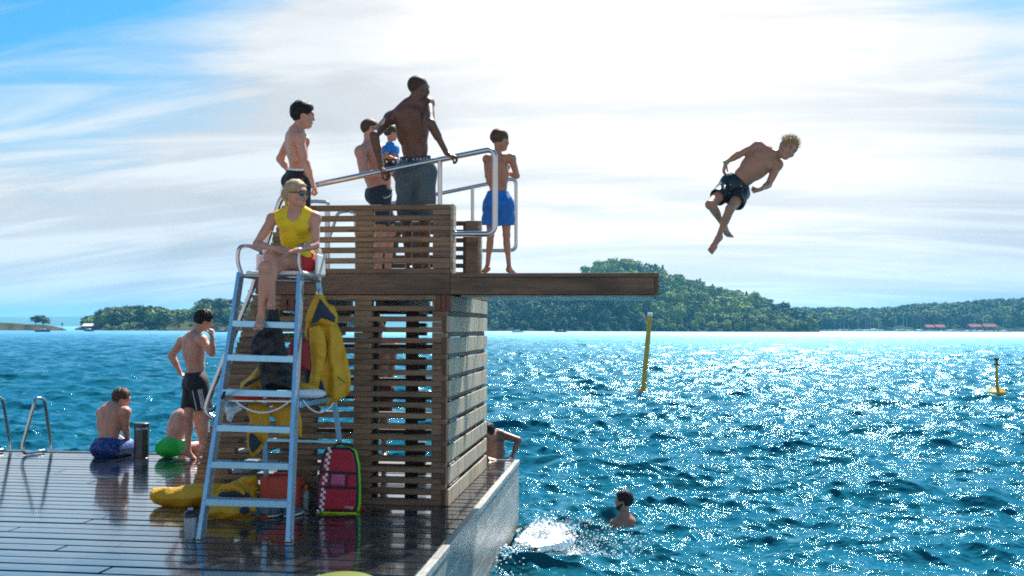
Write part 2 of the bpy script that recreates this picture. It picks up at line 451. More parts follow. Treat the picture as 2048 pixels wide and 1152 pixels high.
mb = MB()
for y in (YF+.15, YF+1.1, YF+1.22, YB-.2): mb.box(XW-.09, y, 0, XW-.032, y+.08, ZT, .003)
mb.build('side_posts', M['wood_inside'], tower)
# beam ends under the platform
for x, w in ((-1.715, .043), (-1.668, .043), (-1.622, .043), (-3.16, .055), (-3.09, .055)):
    mb = MB(); mb.box(x, YF-.012, ZT-.145, x+w, YF+.9, ZT-.002, .004); mb.build('joist', M['wood_board_end'], tower)
# beam and jumping platform
XR = .276; ZB = ZT+.003; YP = 10.2
mb = MB()
mb.box(-3.40, YF-.022, ZB, -1.585, YF+.05, ZB+.188, .004)
mb.box(-1.583, YF-.024, ZB+.002, XR-.042, YF+.05, ZB+.152, .004)
mb.box(-3.40, YP-.05, ZB, XR-.042, YP, ZB+.152, .004)
mb.box(-3.40, YB-.05, ZB, XW, YB+.02, ZB+.188, .004)
mb.box(-1.2, 9.5, ZB+.004, XR-.042, 9.56, ZB+.15, .003)
mb.build('platform_beam', M['wood_beam'], tower)
mb = MB(); mb.box(XR-.040, YF-.02, ZB+.002, XR-.004, YP-.002, ZB+.152, .003)
mb.build('platform_end_board', M['wood_board_end'], tower)
mb = MB(); y = YF-.026
for k in range(9):
    y1 = y+(YP-YF+.03)/9
    mb.box(-1.58, y+.001, ZB+.155, XR, y1-.004, ZB+.192, .003); y = y1
mb.build('platform_boards', M['wood_beam'], tower)
mb = MB(); y = YF+.054
for k in range(5):
    mb.box(-1.5, y, ZB-.02, XR-.05, y+.205, ZB-.002, .003); y += .222
mb.build('platform_underside', M['wood_clad'], tower)
mb = MB(); y = YF+.052
while y < YB-.06:
    mb.box(-3.38, y, ZB+.155, -1.6, y+.14, ZB+.19, .003); y += .147
mb.build('tower_floor', M['wood_inside'], tower)
# parapets
ZP = ZB+.190
lattice(YF, YF+.098, ZP, ZP+13*SL, XW+.0, [(-3.02, -2.85), (-2.47, -2.31), (-1.75, XW)], M['wood_front'], 'front_parapet')
mb = MB()
for k in range(13): mb.box(XW+.002, YF+.001, ZP+k*SL, XW+.03, YF+.14, ZP+(k+1)*SL-.0015, .002)
mb.build('parapet_end', M['wood_side'], tower)
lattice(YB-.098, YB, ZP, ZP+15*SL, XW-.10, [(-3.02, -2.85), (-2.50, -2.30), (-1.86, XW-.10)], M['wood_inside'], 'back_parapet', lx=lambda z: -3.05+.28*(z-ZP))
mb = MB(); mb.box(XW-.235, YB-.11, ZP, XW-.10, YB-.10+.1, ZP+15*SL, .003)
mb.build('parapet_post', M['wood_front'], tower)
mb = MB()
for k in range(15): mb.box(XW-.098, YB-.11, ZP+k*SL, XW-.06, YB, ZP+(k+1)*SL-.0015, .002)
mb.build('parapet_end', M['wood_side'], tower)
# steps rising inside the slanted left end
mb = MB()
for k in range(10):
    z = .17+k*.195; x = left_x(z)+.02
    mb.box(x, YF+.105, z-.04, x+.26, YB-.105, z, .003)
mb.build('stair_treads', M['wood_side'], tower)

# ------------------------------------------------------------------ handrails
def rail(name, mat, runs, label, r=.021):
    o = empty(name, runs[0][0][0], label, 'handrail')
    for nm, pts, fr in runs:
        m_ = MB(); m_.tube(fillet(pts, fr) if fr else pts, r, 14); m_.build(nm, mat, o, smooth=True)
    return o
def Q(px, py, Y): return Vector(aty(px, py, Y))
YR = YF+.045
def rail2(name, label, mat, runs, r=.0215, base=None, flanges=()):
    o = empty(name, base if base is not None else runs[0][1][0], label, 'handrail')
    for nm, pts, fr, rr in runs:
        m_ = MB(); m_.tube(fillet(pts, fr) if fr else pts, rr, 14); m_.build(nm, mat, o, smooth=True)
    for (c, ax) in flanges:
        m_ = MB(); m_.lathe(c, [(.05, 0), (.05, .008), (.028, .012), (.024, .03)], 16, ax); m_.build('flange', mat, o, smooth=True)
    return o
rail2('handrail', 'steel handrail rising over the front parapet with a square hoop at its right end', M['steel'], [
    ('top_rail', [Q(576, 382, YR), Q(620, 372, YR), Q(990, 297, YR), Q(990, 468, YR), Q(906, 468, YR)], .09, .026),
    ('post', [Q(880, 320, YR), Q(880, 408, YR)], 0, .0215),
    ('stair_rail', [Q(432, 838, YR), Q(410, 826, YR), Q(418, 797, YR), Q(505, 577, YR), Q(560, 400, YR), Q(576, 382, YR), Q(600, 376, YR)], .06, .025),
    ('bracket', [Q(432, 790, YR), Q(446, 790, YF+.02)], 0, .009),
    ('bracket', [Q(497, 582, YR), Q(516, 584, YF+.02)], 0, .009)],
    flanges=[((XW+.03, YR+.0, Q(906, 468, YR)[2]), (1, 0, 0))], base=Q(420, 838, YR))
YR2 = YB+.03
rail2('handrail', 'steel handrail on the far parapet behind the boy in blue shorts', M['steel'], [
    ('top_rail', [Q(700, 424, YR2), Q(885, 386, YR2), Q(1032, 356, YR2), Q(1032, 501, YR2), Q(965, 501, YR2)], .08, .0215),
    ('post', [Q(945, 376, YR2), Q(945, 450, YR2)], 0, .0215)], base=Q(965, 501, YR2))
YR3 = YB+.4
rail2('handrail', 'square steel hoop at the head of the steps behind the lifeguard', M['steel'], [
    ('hoop', [Q(600, 408, YR3), Q(625, 402, YR3), Q(657, 404, YR3), Q(657, 600, YR3)], .05, .0215),
    ('post', [Q(652, 420, YR3+.1), Q(652, 600, YR3+.1)], 0, .016)], base=Q(657, 600, YR3))
rail2('handrail', 'slanting steel hoop seen through the upper slats behind the lifeguard', M['steel'], [
    ('hoop', [Q(712, 470, YR3+.3), Q(709, 421, YR3+.3), Q(676, 424, YR3+.3), Q(640, 532, YR3+.3), Q(618, 590, YR3+.3)], .06, .02)], base=Q(640, 590, YR3+.3))

# two bathing-ladder hoops on the far edge of the deck
def hoop(pts, label):
    o = empty('bathing_ladder', pts[0], label, 'bathing ladder', 'bathing ladders on the far deck edge')
    m_ = MB(); m_.tube(fillet(pts, .07, 8), .021, 14); m_.build('grab_rail', M['steel_wet'], o, smooth=True)
    return o
def hp(px): 
    b0 = atz(px+45, 900, .022); b0[1] = 11.72; D0 = 11.72
    return [aty(px+88, 896, 11.93)+[0, 0, .0], aty(px+48, 903, 11.62), aty(px+44, 893, 11.62), aty(px+67, 813, 11.69), aty(px+71, 797, 11.72), aty(px+87, 796, 11.84), aty(px+91, 812, 11.9), aty(px+103, 893, 12.10), aty(px+106, 935, 12.14), aty(px+107, 965, 12.14)]
def fixz(L):
    L = [Vector(p) for p in L]; L[0].z = .026; L[1].z = .026; return L
hA = fixz(hp(0)); hoop(hA, 'bent steel ladder hoop on the far deck edge, its whole arch in view')
hB = [p+Vector((-.56, 0, 0)) for p in hA]; hoop(hB, 'bent steel ladder hoop at the left end of the deck, cut by the frame')

# ------------------------------------------------------------------ water
def water_material():
    m, nt, b = new_mat('sea water')
    geo = N_(nt, 'ShaderNodeNewGeometry'); P = geo.outputs['Position']
    def mp(s, rz=0):
        q = N_(nt, 'ShaderNodeMapping'); nt.links.new(P, q.inputs[0]); q.inputs['Scale'].default_value = s; q.inputs['Rotation'].default_value = (0, 0, rz); return q.outputs[0]
    nt.nodes.remove(b); out = nt.nodes['Material Output']
    body = N_(nt, 'ShaderNodeBsdfDiffuse'); body.inputs['Color'].default_value = (.006, .085, .125, 1)
    gl = N_(nt, 'ShaderNodeBsdfGlossy'); gl.inputs['Color'].default_value = (.40, .78, 1.0, 1); ln = N_(nt, 'ShaderNodeVectorMath', operation='LENGTH'); nt.links.new(P, ln.inputs[0])
    mr = N_(nt, 'ShaderNodeMapRange'); mr.interpolation_type = 'LINEAR'; nt.links.new(mth(nt, 'LOGARITHM', ln.outputs['Value'], 10), mr.inputs[0])
    for q_, v_ in zip((1, 2, 3, 4), (1.3, 2.9, .06, .34)): mr.inputs[q_].default_value = v_
    nt.links.new(mr.outputs[0], gl.inputs['Roughness'])
    fr = N_(nt, 'ShaderNodeFresnel'); fr.inputs['IOR'].default_value = 1.333
    mx = N_(nt, 'ShaderNodeMixShader'); nt.links.new(fr.outputs[0], mx.inputs[0]); nt.links.new(body.outputs[0], mx.inputs[1]); nt.links.new(gl.outputs[0], mx.inputs[2]); nt.links.new(mx.outputs[0], out.inputs['Surface'])
    n1 = noise(nt, mp((1, 1.5, 1), .2), 8, 4, .62, .3)
    n2 = noise(nt, mp((1, 1.5, 1), -.4), 1.1, 4, .62, .3)
    n3 = noise(nt, mp((.5, 1.2, 1), .1), .16, 4, .6, .2)
    n0 = noise(nt, mp((1, 1.3, 1), .5), 30, 3, .6, .2)
    b1 = bump(nt, n3, 1.0, .35)
    b2 = bump(nt, n2, 1.0, .13, b1)
    b3 = bump(nt, n0, 1.0, .0028, bump(nt, n1, 1.0, .015, b2))
    for q in (body, gl, fr): nt.links.new(b3, q.inputs['Normal'])
    return m
M['water'] = water_material()

def waves(X, Y, dx):
    """a sum of wind waves; wavelets shorter than the mesh can carry are left to the bump"""
    r = np.random.RandomState(5); Z = np.zeros_like(X); DX = np.zeros_like(X); DY = np.zeros_like(X)
    for i in range(110):
        lam = 3.8*(.13/3.8)**(i/109.)*r.uniform(.93, 1.07)
        th = math.radians(262)+r.normal(0, .62 if lam < 2 else .42)
        k = 2*math.pi/lam; A = .0088*lam**.86*(.7 if lam > 2.2 else 1)*r.uniform(.6, 1.25)
        ph = r.uniform(0, 2*math.pi)
        w = np.clip((lam/dx-2.5)/2.5, 0, 1)
        arg = k*(X*math.cos(th)+Y*math.sin(th))+ph
        c = np.cos(arg); s = np.sin(arg); Aw = A*w
        Z += Aw*c; q = .75
        DX -= q*Aw*math.cos(th)*s; DY -= q*Aw*math.sin(th)*s
    return X+DX, Y+DY, Z
def build_water():
    rs = [2.2]
    while rs[-1] < 7000:
        r_ = rs[-1]; rs.append(r_*(1+ (.0024 if r_ < 300 else .006 if r_ < 900 else .03)))
    rs = np.array(rs); ang = np.radians(np.concatenate([np.linspace(-75, -34, 60)[:-1], np.linspace(-34, 34, 620), np.linspace(34, 75, 60)[1:]]))
    R, A = np.meshgrid(rs, ang, indexing='ij')
    A = A-YAW
    X = R*np.sin(A); Y = R*np.cos(A)
    dx = np.maximum(R*.0024, R*.002)
    X2, Y2, Z = waves(X, Y, dx)
    fade = np.clip((5200-R)/4000, 0, 1)
    # the splash by the deck corner
    sx, sy = -.70, 11.3; d2 = ((X-sx)/.42)**2+((Y-sy)/.55)**2
    rr = np.random.RandomState(2)
    Z = Z*fade+WATER_Z
    for (rx, ry, ra, rk) in ((-.06, 12.5, .016, 17.), (-.93, 11.25, .020, 14.)):
        rr_ = np.hypot(X-rx, Y-ry); Z = Z+ra*np.cos(rk*rr_+1.2*np.sin(3*np.arctan2(Y-ry, X-rx)))*np.exp(-rr_/.75)*(rr_ > .12)
    # nothing rises through the deck
    under = (X < XE+.05) & (Y < YD+.06) & (Y > 1)
    Z = np.where(under, np.minimum(Z, WATER_Z+.05), Z)
    V = np.stack([X2, Y2, Z], -1).reshape(-1, 3); nr, na = R.shape
    i = np.arange(nr-1)[:, None]*na+np.arange(na-1)[None, :]
    F = np.stack([i, i+1, i+na+1, i+na], -1).reshape(-1, 4)
    F = F[:, ::-1]
    o = link_mesh('water', V, F, M['water'], smooth=True)
    # make sure normals look up
    if o.data.polygons[0].normal.z < 0: o.data.flip_normals()
    tag(o, 'choppy blue green sea water sparkling in the sun', 'water', kind='structure')
    return o
build_water()
def water_h(x, y):
    a, b, c = waves(np.array([x]), np.array([y]), np.array([.05])); return float(c[0])+WATER_Z

# ------------------------------------------------------------------ far shores
def leaf_material(name, cols, rough=.75):
    m, nt, b = new_mat(name)
    geo = N_(nt, 'ShaderNodeNewGeometry'); oi = N_(nt, 'ShaderNodeObjectInfo')
    v = mapping(nt)
    n = noise(nt, v, .16, 4, .6); n2 = noise(nt, v, 1.1, 2, .5)
    c = ramp(nt, mth(nt, 'ADD', mth(nt, 'MULTIPLY', n, .7), mth(nt, 'MULTIPLY', geo.outputs['Random Per Island'], .3)), [(.25, cols[0]), (.5, cols[1]), (.75, cols[2])])
    c = mixc(nt, mth(nt, 'MULTIPLY', n2, .35), c, cols[3])
    nt.links.new(c, b.inputs['Base Color']); b.inputs['Roughness'].default_value = rough
    b.inputs['Specular IOR Level'].default_value = .2
    return m
M['leaf'] = leaf_material('broadleaf foliage', [(.09,.155,.04), (.19,.28,.062), (.31,.40,.09), (.36,.43,.14)])
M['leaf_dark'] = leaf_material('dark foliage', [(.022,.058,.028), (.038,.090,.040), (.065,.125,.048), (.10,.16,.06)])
M['bark'] = plain('bark', (.10, .08, .06), .9)
def terrain_material(name, a, b_, c_, rock=(.30,.26,.22)):
    m, nt, b = new_mat(name)
    v = mapping(nt); n = noise(nt, v, .05, 6, .6)
    c = ramp(nt, n, [(.35, a), (.5, b_), (.65, c_)])
    sep = N_(nt, 'ShaderNodeSeparateXYZ'); nt.links.new(v, sep.inputs[0])
    nz = mth(nt, 'ADD', sep.outputs[2], mth(nt, 'MULTIPLY', noise(nt, v, .12, 4, .6), -1.2))
    c = mixc(nt, ramp(nt, nz, [(.0, (1,1,1)), (.55, (0,0,0))]), c, rock)
    nt.links.new(c, b.inputs['Base Color']); b.inputs['Roughness'].default_value = 1.0; b.inputs['Specular IOR Level'].default_value = 0.02
    nt.links.new(bump(nt, noise(nt, v, .5, 6, .7), .8, 1.2), b.inputs['Normal'])
    return m
M['hill'] = terrain_material('island ground', (.014,.028,.010), (.022,.038,.014), (.032,.042,.018), (.030,.030,.026))
M['hill_grass'] = terrain_material('islet ground', (.030,.045,.015), (.050,.060,.020), (.085,.070,.032), (.06,.05,.04))
M['farhill'] = plain('far wooded ridge', (.05, .10, .055), .9, 0, .3, .004)

PR = random.Random(11); NR = np.random.RandomState(3)
def blob(cx, cy, cz, rx, ry, rz, n, size, up=.4):
    """leaf clumps scattered through an ellipsoid's shell"""
    V = []; F = []
    for _ in range(n):
        d = NR.normal(size=3); d /= np.linalg.norm(d)
        if d[2] < -.55: d[2] *= -.5
        r = NR.uniform(.72, 1.08)
        p = np.array([cx+d[0]*rx*r, cy+d[1]*ry*r, cz+d[2]*rz*r])
        nrm = d*.8+NR.normal(size=3)*.45+np.array([0, 0, up*.5]); nrm /= np.linalg.norm(nrm)
        a = np.cross(nrm, NR.normal(size=3)); a /= np.linalg.norm(a); b = np.cross(nrm, a); s = size*NR.uniform(.6, 1.3)
        i = len(V); k = NR.uniform(.5, .9)
        V += [p+a*s, p+b*s*k+nrm*s*.25, p-a*s*.9, p-b*s*k]; F.append((i, i+1, i+2, i+3))
    return V, F
def tree_arrays(kind, H, W):
    V = []; F = []; MI = []
    def add(v, f, m):
        n = len(V); V.extend(v); F.extend([tuple(i+n for i in q) for q in f]); MI.extend([m]*len(f))
    # trunk and limbs
    t = MB(); t.tube([(0,0,-.8), (0.02*H,0,.3*H), (-.01*H,.01*H,.62*H)], [.035*H, .022*H, .009*H], 6)
    for a in range(4):
        an = a*1.6+NR.uniform(0, 1); t.tube([(0,0,.28*H), (math.cos(an)*W*.28, math.sin(an)*W*.28, .55*H)], [.013*H, .005*H], 5)
    add(t.v, t.f, 1)
    if kind == 'spruce':
        for k in range(9):
            z = .12*H+k*.095*H; rr = W*.5*(1-(z/H))*1.25
            add(*blob(0, 0, z, rr, rr, .06*H, 34, .075*H*(1.15-z/H*.6)), 0)
    else:
        nl = 9 if kind == 'round' else 7
        add(*blob(0, 0, .50*H, W*.36, W*.36, .38*H, 170, .075*H), 0)
        for k in range(nl):
            an = NR.uniform(0, 6.28); rr = W*.30*NR.uniform(.5, 1.05); zz = H*(NR.uniform(.20, .86))
            sc = W*NR.uniform(.15, .25)
            add(*blob(math.cos(an)*rr, math.sin(an)*rr, zz, sc, sc, sc*.85, 60, .06*H), 0)
    return np.array([tuple(map(float, p)) for p in V]), F, MI
PROTO = {}
for kd, n in (('round', 4), ('tall', 3), ('spruce', 2)):
    for i in range(n):
        v, f, mi = tree_arrays(kd, 1.0, {'round': 1.0, 'tall': .62, 'spruce': .45}[kd])
        PROTO.setdefault(kd, []).append((v, f, mi))
def proto_mesh(kd, i, leaf):
    v, f, mi = PROTO[kd][i]
    me = bpy.data.meshes.new('tree'); me.from_pydata([tuple(p) for p in v], [], f)
    me.materials.append(leaf); me.materials.append(M['bark']); me.polygons.foreach_set('material_index', mi); me.update()
    return me
PM = {(kd, i, l): proto_mesh(kd, i, M[l]) for kd in PROTO for i in range(len(PROTO[kd])) for l in ('leaf', 'leaf_dark')}

def shore(name, prof, D0, D1, mat, zmax_at=.55, rough=.12, label='', n_d=26, step=4, back=1.0):
    """an island whose ground follows a skyline given at its ridge; returns ground(px, u)"""
    xs = np.arange(prof[0][0], prof[-1][0]+.1, step); hp_ = np.interp(xs, [p[0] for p in prof], [p[1] for p in prof])
    us = np.linspace(0, 1, n_d); rr = np.random.RandomState(int(abs(D0))+len(prof))
    nz = sum(np.outer(np.sin(xs*f+rr.uniform(0, 6)), np.cos(us*g+rr.uniform(0, 6))) for f, g in ((.035, 5), (.08, 9), (.19, 13)))
    V = np.zeros((len(xs), n_d, 3))
    for i, x in enumerate(xs):
        Hr = hp_[i]/FPX*(D0+(D1-D0)*zmax_at)        # height of the ridge over eye level
        for j, u in enumerate(us):
            D = D0+(D1-D0)*u+6*math.sin(x*.05)+3*math.sin(x*.17)
            p = atd(x, 655, D)
            e = math.sin(min(u/zmax_at, 1)*math.pi/2)**1.15 if u < zmax_at else max(0, 1-((u-zmax_at)/(1-zmax_at))**2*back)
            z = WATER_Z-.8+(Hr+EYE-WATER_Z+.8)*e+nz[i, j]*rough*max(Hr, 1)*e*(1-e)*1.5
            if j == n_d-1: z = -2
            V[i, j] = (p[0], p[1], z)
    nI = len(xs); ii = np.arange(nI-1)[:, None]*n_d+np.arange(n_d-1)[None, :]
    F = np.stack([ii, ii+n_d, ii+n_d+1, ii+1], -1).reshape(-1, 4)
    o = link_mesh(name, V.reshape(-1, 3), F, mat, smooth=True)
    tag(o, label, 'island', kind='structure')
    def ground(x, u):
        fi = np.clip((x-xs[0])/step, 0, nI-1.001); fj = np.clip(u*(n_d-1), 0, n_d-1.001)
        i, j = int(fi), int(fj); a, b_ = fi-i, fj-j
        return V[i, j]*(1-a)*(1-b_)+V[i+1, j]*a*(1-b_)+V[i, j+1]*(1-a)*b_+V[i+1, j+1]*a*b_
    return ground

TREES = []
def place_tree(p, H, kd, leaf, label, group, wide=1.0):
    TREES.append((p, H*1.0, kd, leaf, label, group, wide, PR.randrange(len(PROTO[kd])), PR.uniform(0, 6.28)))
def flush_trees(limit, stuffname, stufflabel):
    """the trees that show largest are objects of their own, the rest of the wood is one object"""
    global TREES
    TREES.sort(key=lambda t: -t[1]*max(.3, t[6])/depth(t[0]))
    for t in TREES[:limit]:
        p, H, kd, leaf, label, group, wide, i, rz = t
        o = bpy.data.objects.new('tree', PM[(kd, i, leaf)]); COL.objects.link(o)
        o.location = Vector(p); o.scale = (H*wide, H*wide, H); o.rotation_euler = (0, 0, rz); tag(o, label, 'tree', group)
    rest = TREES[limit:]
    VV = []; FF = []; MI = []; n = 0
    for t in rest:
        p, H, kd, leaf, label, group, wide, i, rz = t
        v, f, mi = PROTO[kd][i]; keep = [k for k in range(len(f)) if len(f[k]) == 4 and mi[k] == 0]
        c, s = math.cos(rz), math.sin(rz)
        w = np.stack([(v[:, 0]*c-v[:, 1]*s)*H*wide, (v[:, 0]*s+v[:, 1]*c)*H*wide, v[:, 2]*H], -1)+np.array(p)
        VV.append(w); FF.append(np.array([f[k] for k in keep])+n); MI += [0 if leaf == 'leaf' else 1]*len(keep); n += len(v)
    if rest:
        o = link_mesh(stuffname, np.concatenate(VV), np.concatenate(FF), [M['leaf'], M['leaf_dark']], midx=MI)
        tag(o, stufflabel, 'woodland', kind='stuff')
    TREES = []

def prof_h(rows, base=655, k=1.0):          # skyline rows (px, py) turned into heights over the horizon, less the tree height
    return [(x, ((base+(x-1024)*.0039)-y)*k) for x, y in rows]

# the hilly island behind the platform
big = prof_h([(940, 660), (975, 628), (1010, 618), (1050, 612), (1090, 600), (1140, 575), (1185, 552), (1215, 540), (1255, 534), (1300, 548), (1340, 564), (1390, 583), (1440, 600), (1490, 611), (1530, 625), (1570, 639), (1610, 652), (1640, 660)], k=.92)
g_big = shore('hilly_island', big, 640, 900, M['hill'], .62, .10, 'steep wooded island rising behind the jumping platform')
lab_big = 'green tree in the wood covering the steep island behind the platform'
for _ in range(1900):
    x = PR.uniform(955, 1625); u = PR.uniform(.012, .72)
    p = g_big(x, u)
    if p[2] < -.1: continue
    clear = math.sin(x*.021+u*9)+math.sin(x*.047-u*6)
    hgt = PR.triangular(3.5, 15.0, 7.0)*(1.0 if u > .10 else .6)
    if abs(x-1560) < 60 and u < .4: hgt *= .6
    kd = PR.choices(['round', 'tall', 'spruce'], [5, 3, 1.2 if x > 1290 else .4])[0]
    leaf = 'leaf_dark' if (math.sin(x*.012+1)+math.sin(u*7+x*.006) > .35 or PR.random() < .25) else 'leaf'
    if kd == 'spruce': hgt *= 1.15
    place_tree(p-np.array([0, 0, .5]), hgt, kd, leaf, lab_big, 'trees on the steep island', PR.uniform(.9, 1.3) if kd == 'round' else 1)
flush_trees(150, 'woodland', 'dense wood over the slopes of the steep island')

# the wooded mainland to the right, with the marina at its foot
far = prof_h([(1560, 640), (1600, 632), (1680, 633), (1740, 636), (1790, 628), (1850, 624), (1900, 620), (1960, 614), (2010, 612), (2060, 609), (2200, 605), (2500, 615), (2700, 650)], k=.84)
g_far = shore('mainland', far, 900, 1250, M['hill'], .6, .05, 'low wooded mainland behind the marina', step=8)
for _ in range(900):
    x = PR.uniform(1575, 2300); u = PR.uniform(.10, .66); p = g_far(x, u)
    if p[2] < .2: continue
    if x > 2080 and PR.random() < .5: continue
    place_tree(p-np.array([0, 0, .5]), PR.uniform(9.5, 13.5), PR.choice(['round', 'round', 'tall']), 'leaf_dark' if PR.random() < .75 else 'leaf', 'dark leafy tree in the wood behind the marina', 'trees behind the marina', PR.uniform(.9, 1.25))
flush_trees(90, 'woodland', 'dark wood on the mainland behind the marina')

# the island on the left behind the standing man, and the low islet beside it
lf = prof_h([(150, 657), (170, 652), (200, 646), (240, 640), (300, 638), (350, 636), (400, 626), (440, 622), (480, 628), (540, 634), (640, 640), (700, 646), (760, 657)])
g_left = shore('wooded_island', lf, 520, 640, M['hill_grass'], .6, .12, 'wooded island with grassy slopes behind the standing man', step=3)
for _ in range(800):
    x = PR.uniform(168, 720); u = PR.uniform(.03, .68); p = g_left(x, u)
    if 340 < x < 410 and u < .36 and PR.random() < .7: continue
    if u < .26 and PR.random() < .45: continue
    if x > 620 and PR.random() < .5: continue
    hgt = PR.triangular(3.5, 10.0, 6.5)*(.45 if u < .2 else 1)
    if 330 < x < 400: hgt *= .62
    if x < 205: hgt *= .7
    place_tree(p-np.array([0, 0, .4]), hgt, PR.choice(['round', 'round', 'round', 'tall']), 'leaf_dark' if PR.random() < .6 else 'leaf', 'bushy tree on the low wooded island behind the standing man', 'trees on the left island', PR.uniform(1.1, 1.6))
flush_trees(60, 'woodland', 'dense low wood on the left island')
il = prof_h([(-160, 648), (-60, 645), (0, 645), (25, 646), (60, 649), (95, 650), (125, 656), (134, 660)])
g_islet = shore('islet', il, 480, 540, M['hill_grass'], .5, .15, 'bare grassy islet at the far left', step=3)
p = g_islet(70, .5); place_tree(p, 4.6, 'round', 'leaf_dark', 'smaller rounded tree on the bare grassy islet, touching its larger neighbour', None, 1.3)
p = g_islet(86, .5); place_tree(p, 5.0, 'round', 'leaf_dark', 'larger rounded tree alone on the bare grassy islet', None, 1.7)
flush_trees(9, 'woodland', '')
# far blue ridges
rg = prof_h([(-500, 640), (-200, 634), (0, 634), (60, 635), (110, 633), (150, 633), (210, 629), (260, 631), (340, 625), (420, 628), (520, 626), (700, 622), (960, 618), (1010, 622), (1080, 634), (1200, 650)])
shore('far_hills', rg, 4300, 5200, M['farhill'], .5, .03, 'long blue ridge on the horizon', step=20)

# ------------------------------------------------------------------ boats, boathouses and spar buoys
M['hull_white'] = plain('white hull', (.75, .78, .80), .35, 0, .05)
M['hull_blue'] = plain('blue hull', (.05, .12, .25), .35)
M['cabin_glass'] = plain('dark cabin glass', (.02, .03, .04), .15)
M['mast'] = plain('pale mast', (.6, .62, .65), .4, .6)
M['roof_red'] = plain('pinkish tin roof', (.24, .105, .09), .95, 0, .1, spec=.05)
M['plank_red'] = plain('dark red boarding', (.12, .030, .022), .8)
M['yellow_buoy'] = plain('yellow enamel', (.52, .31, .015), .42, 0, .2, 3)
M['dark_band'] = plain('dark band', (.05, .03, .02), .6)

def hull_mesh(mb, L, W, H, z0=0):
    n = 8; rings = []
    for i in range(n+1):
        t = i/n; w = W/2*(math.sin(math.pi*min(1, .18+t*.9*.92))**.7 if t < .96 else .02)*(1 if t > .02 else .9)
        w = W/2*(1-max(0, (t-.45)/.55)**2.2); sh = H*(1+.28*t*t)
        rings.append([(-L/2+L*t, -w, z0+sh), (-L/2+L*t*.97, -w*.72, z0-.1), (-L/2+L*t*.95, 0, z0-.35), (-L/2+L*t*.97, w*.72, z0-.1), (-L/2+L*t, w, z0+sh)])
    v = [p for r in rings for p in r]; f = []
    for i in range(n):
        for k in range(4): f.append((i*5+k, (i+1)*5+k, (i+1)*5+k+1, i*5+k+1))
        f.append((i*5, i*5+4, (i+1)*5+4, (i+1)*5))
    f.append((0, 1, 2, 3, 4)); mb.add(v, f)
def boat(kind, L, label, group=None, name='boat'):
    o = empty(name, (0, 0, 0), label, 'boat', group)
    m_ = MB(); hull_mesh(m_, L, L*.3, L*.085+.2); m_.build('hull', M['hull_white'] if kind != 'dark' else M['hull_blue'], o)
    m_ = MB(); m_.box(-L*.18, -L*.09, L*.085+.18, L*.16, L*.09, L*.085+.75, .08); m_.build('cabin', M['hull_white'], o)
    m_ = MB(); m_.box(-L*.15, -L*.093, L*.085+.42, L*.165, L*.093, L*.085+.62); m_.build('window', M['cabin_glass'], o)
    if kind == 'sail':
        m_ = MB(); m_.tube([(L*.05, 0, .5), (L*.05, 0, L*1.25)], [.07, .05], 6); m_.tube([(L*.05, 0, 1.6), (-L*.38, 0, 1.6)], .06, 6)
        m_.tube([(L*.05, -L*.07, L*.8), (L*.05, L*.07, L*.8)], .03, 5); m_.build('mast', M['mast'], o)
        m_ = MB(); m_.tube([(L*.03, 0, 1.72), (-L*.36, 0, 1.72)], [.13, .1], 8); m_.build('furled_sail', M['hull_blue'], o)
    return o
def copy_tree(o, parent=None):
    c = o.copy(); COL.objects.link(c); c.parent = parent
    for ch in o.children: copy_tree(ch, c)
    return c
def at_water(px, D):
    p = atd(px, 655, D); p[2] = WATER_Z+.02; return Vector(p)
sb = boat('sail', 9, 'moored white sailing boat with furled sail in the crowded marina', 'moored sailing boats in the marina', 'sailing_boat')
kb = boat('motor', 6.5, 'moored white motor boat with low cabin in the crowded marina', 'moored motor boats in the marina', 'motor_boat')
br = random.Random(4); first = {'s': True, 'k': True}
for i in range(88):
    px = 1626+i*8.2*.62+br.uniform(-2, 2) if i < 78 else 2080+(i-78)*22
    D = br.uniform(838, 862); k = 's' if br.random() < .42 else 'k'
    src = sb if k == 's' else kb
    o = src if first[k] else copy_tree(src); first[k] = False
    o.location = at_water(px, D); s_ = br.uniform(.8, 1.25); o.scale = (s_, s_, s_); o.rotation_euler = (0, 0, br.uniform(0, 6.28))
mb_ = empty('jetty', at_water(1850, 866), 'long low floating jetty with boats moored along it', 'jetty')
m_ = MB(); a = at_water(1622, 866); b_ = at_water(2260, 866); m_.bar(a+Vector((0,0,.35)), b_+Vector((0,0,.35)), 3, .5); m_.build('walkway', M['wood_side'], mb_)
m_ = MB()
for k in range(40):
    q = a.lerp(b_, (k+.5)/40); m_.tube([q+Vector((0,0,-.5)), q+Vector((0,0,1.9))], .14, 6)
m_.build('mooring_posts', M['wood_inside'], mb_)
def single(px, py, D, kind, L, rz, label, s=1):
    o = boat(kind, L, label, None, 'motor_boat'); o.location = at_water(px, D); o.rotation_euler = (0, 0, rz); return o
single(1036, 662, 470, 'motor', 5.6, .3, 'small white motor boat under way below the jumping platform')
single(1121, 663, 520, 'dark', 6.5, 3.0, 'low dark boat near the steep island, right of the white motor boat')
single(86, 656, 380, 'dark', 5.5, .2, 'dark motor boat anchored off the bare islet')
single(177, 657, 430, 'dark', 5.0, 2.9, 'small dark boat between the bare islet and the wooded island')
single(443, 656, 420, 'dark', 5.0, .2, 'small dark boat just left of the lifeguard ladder in the distance')

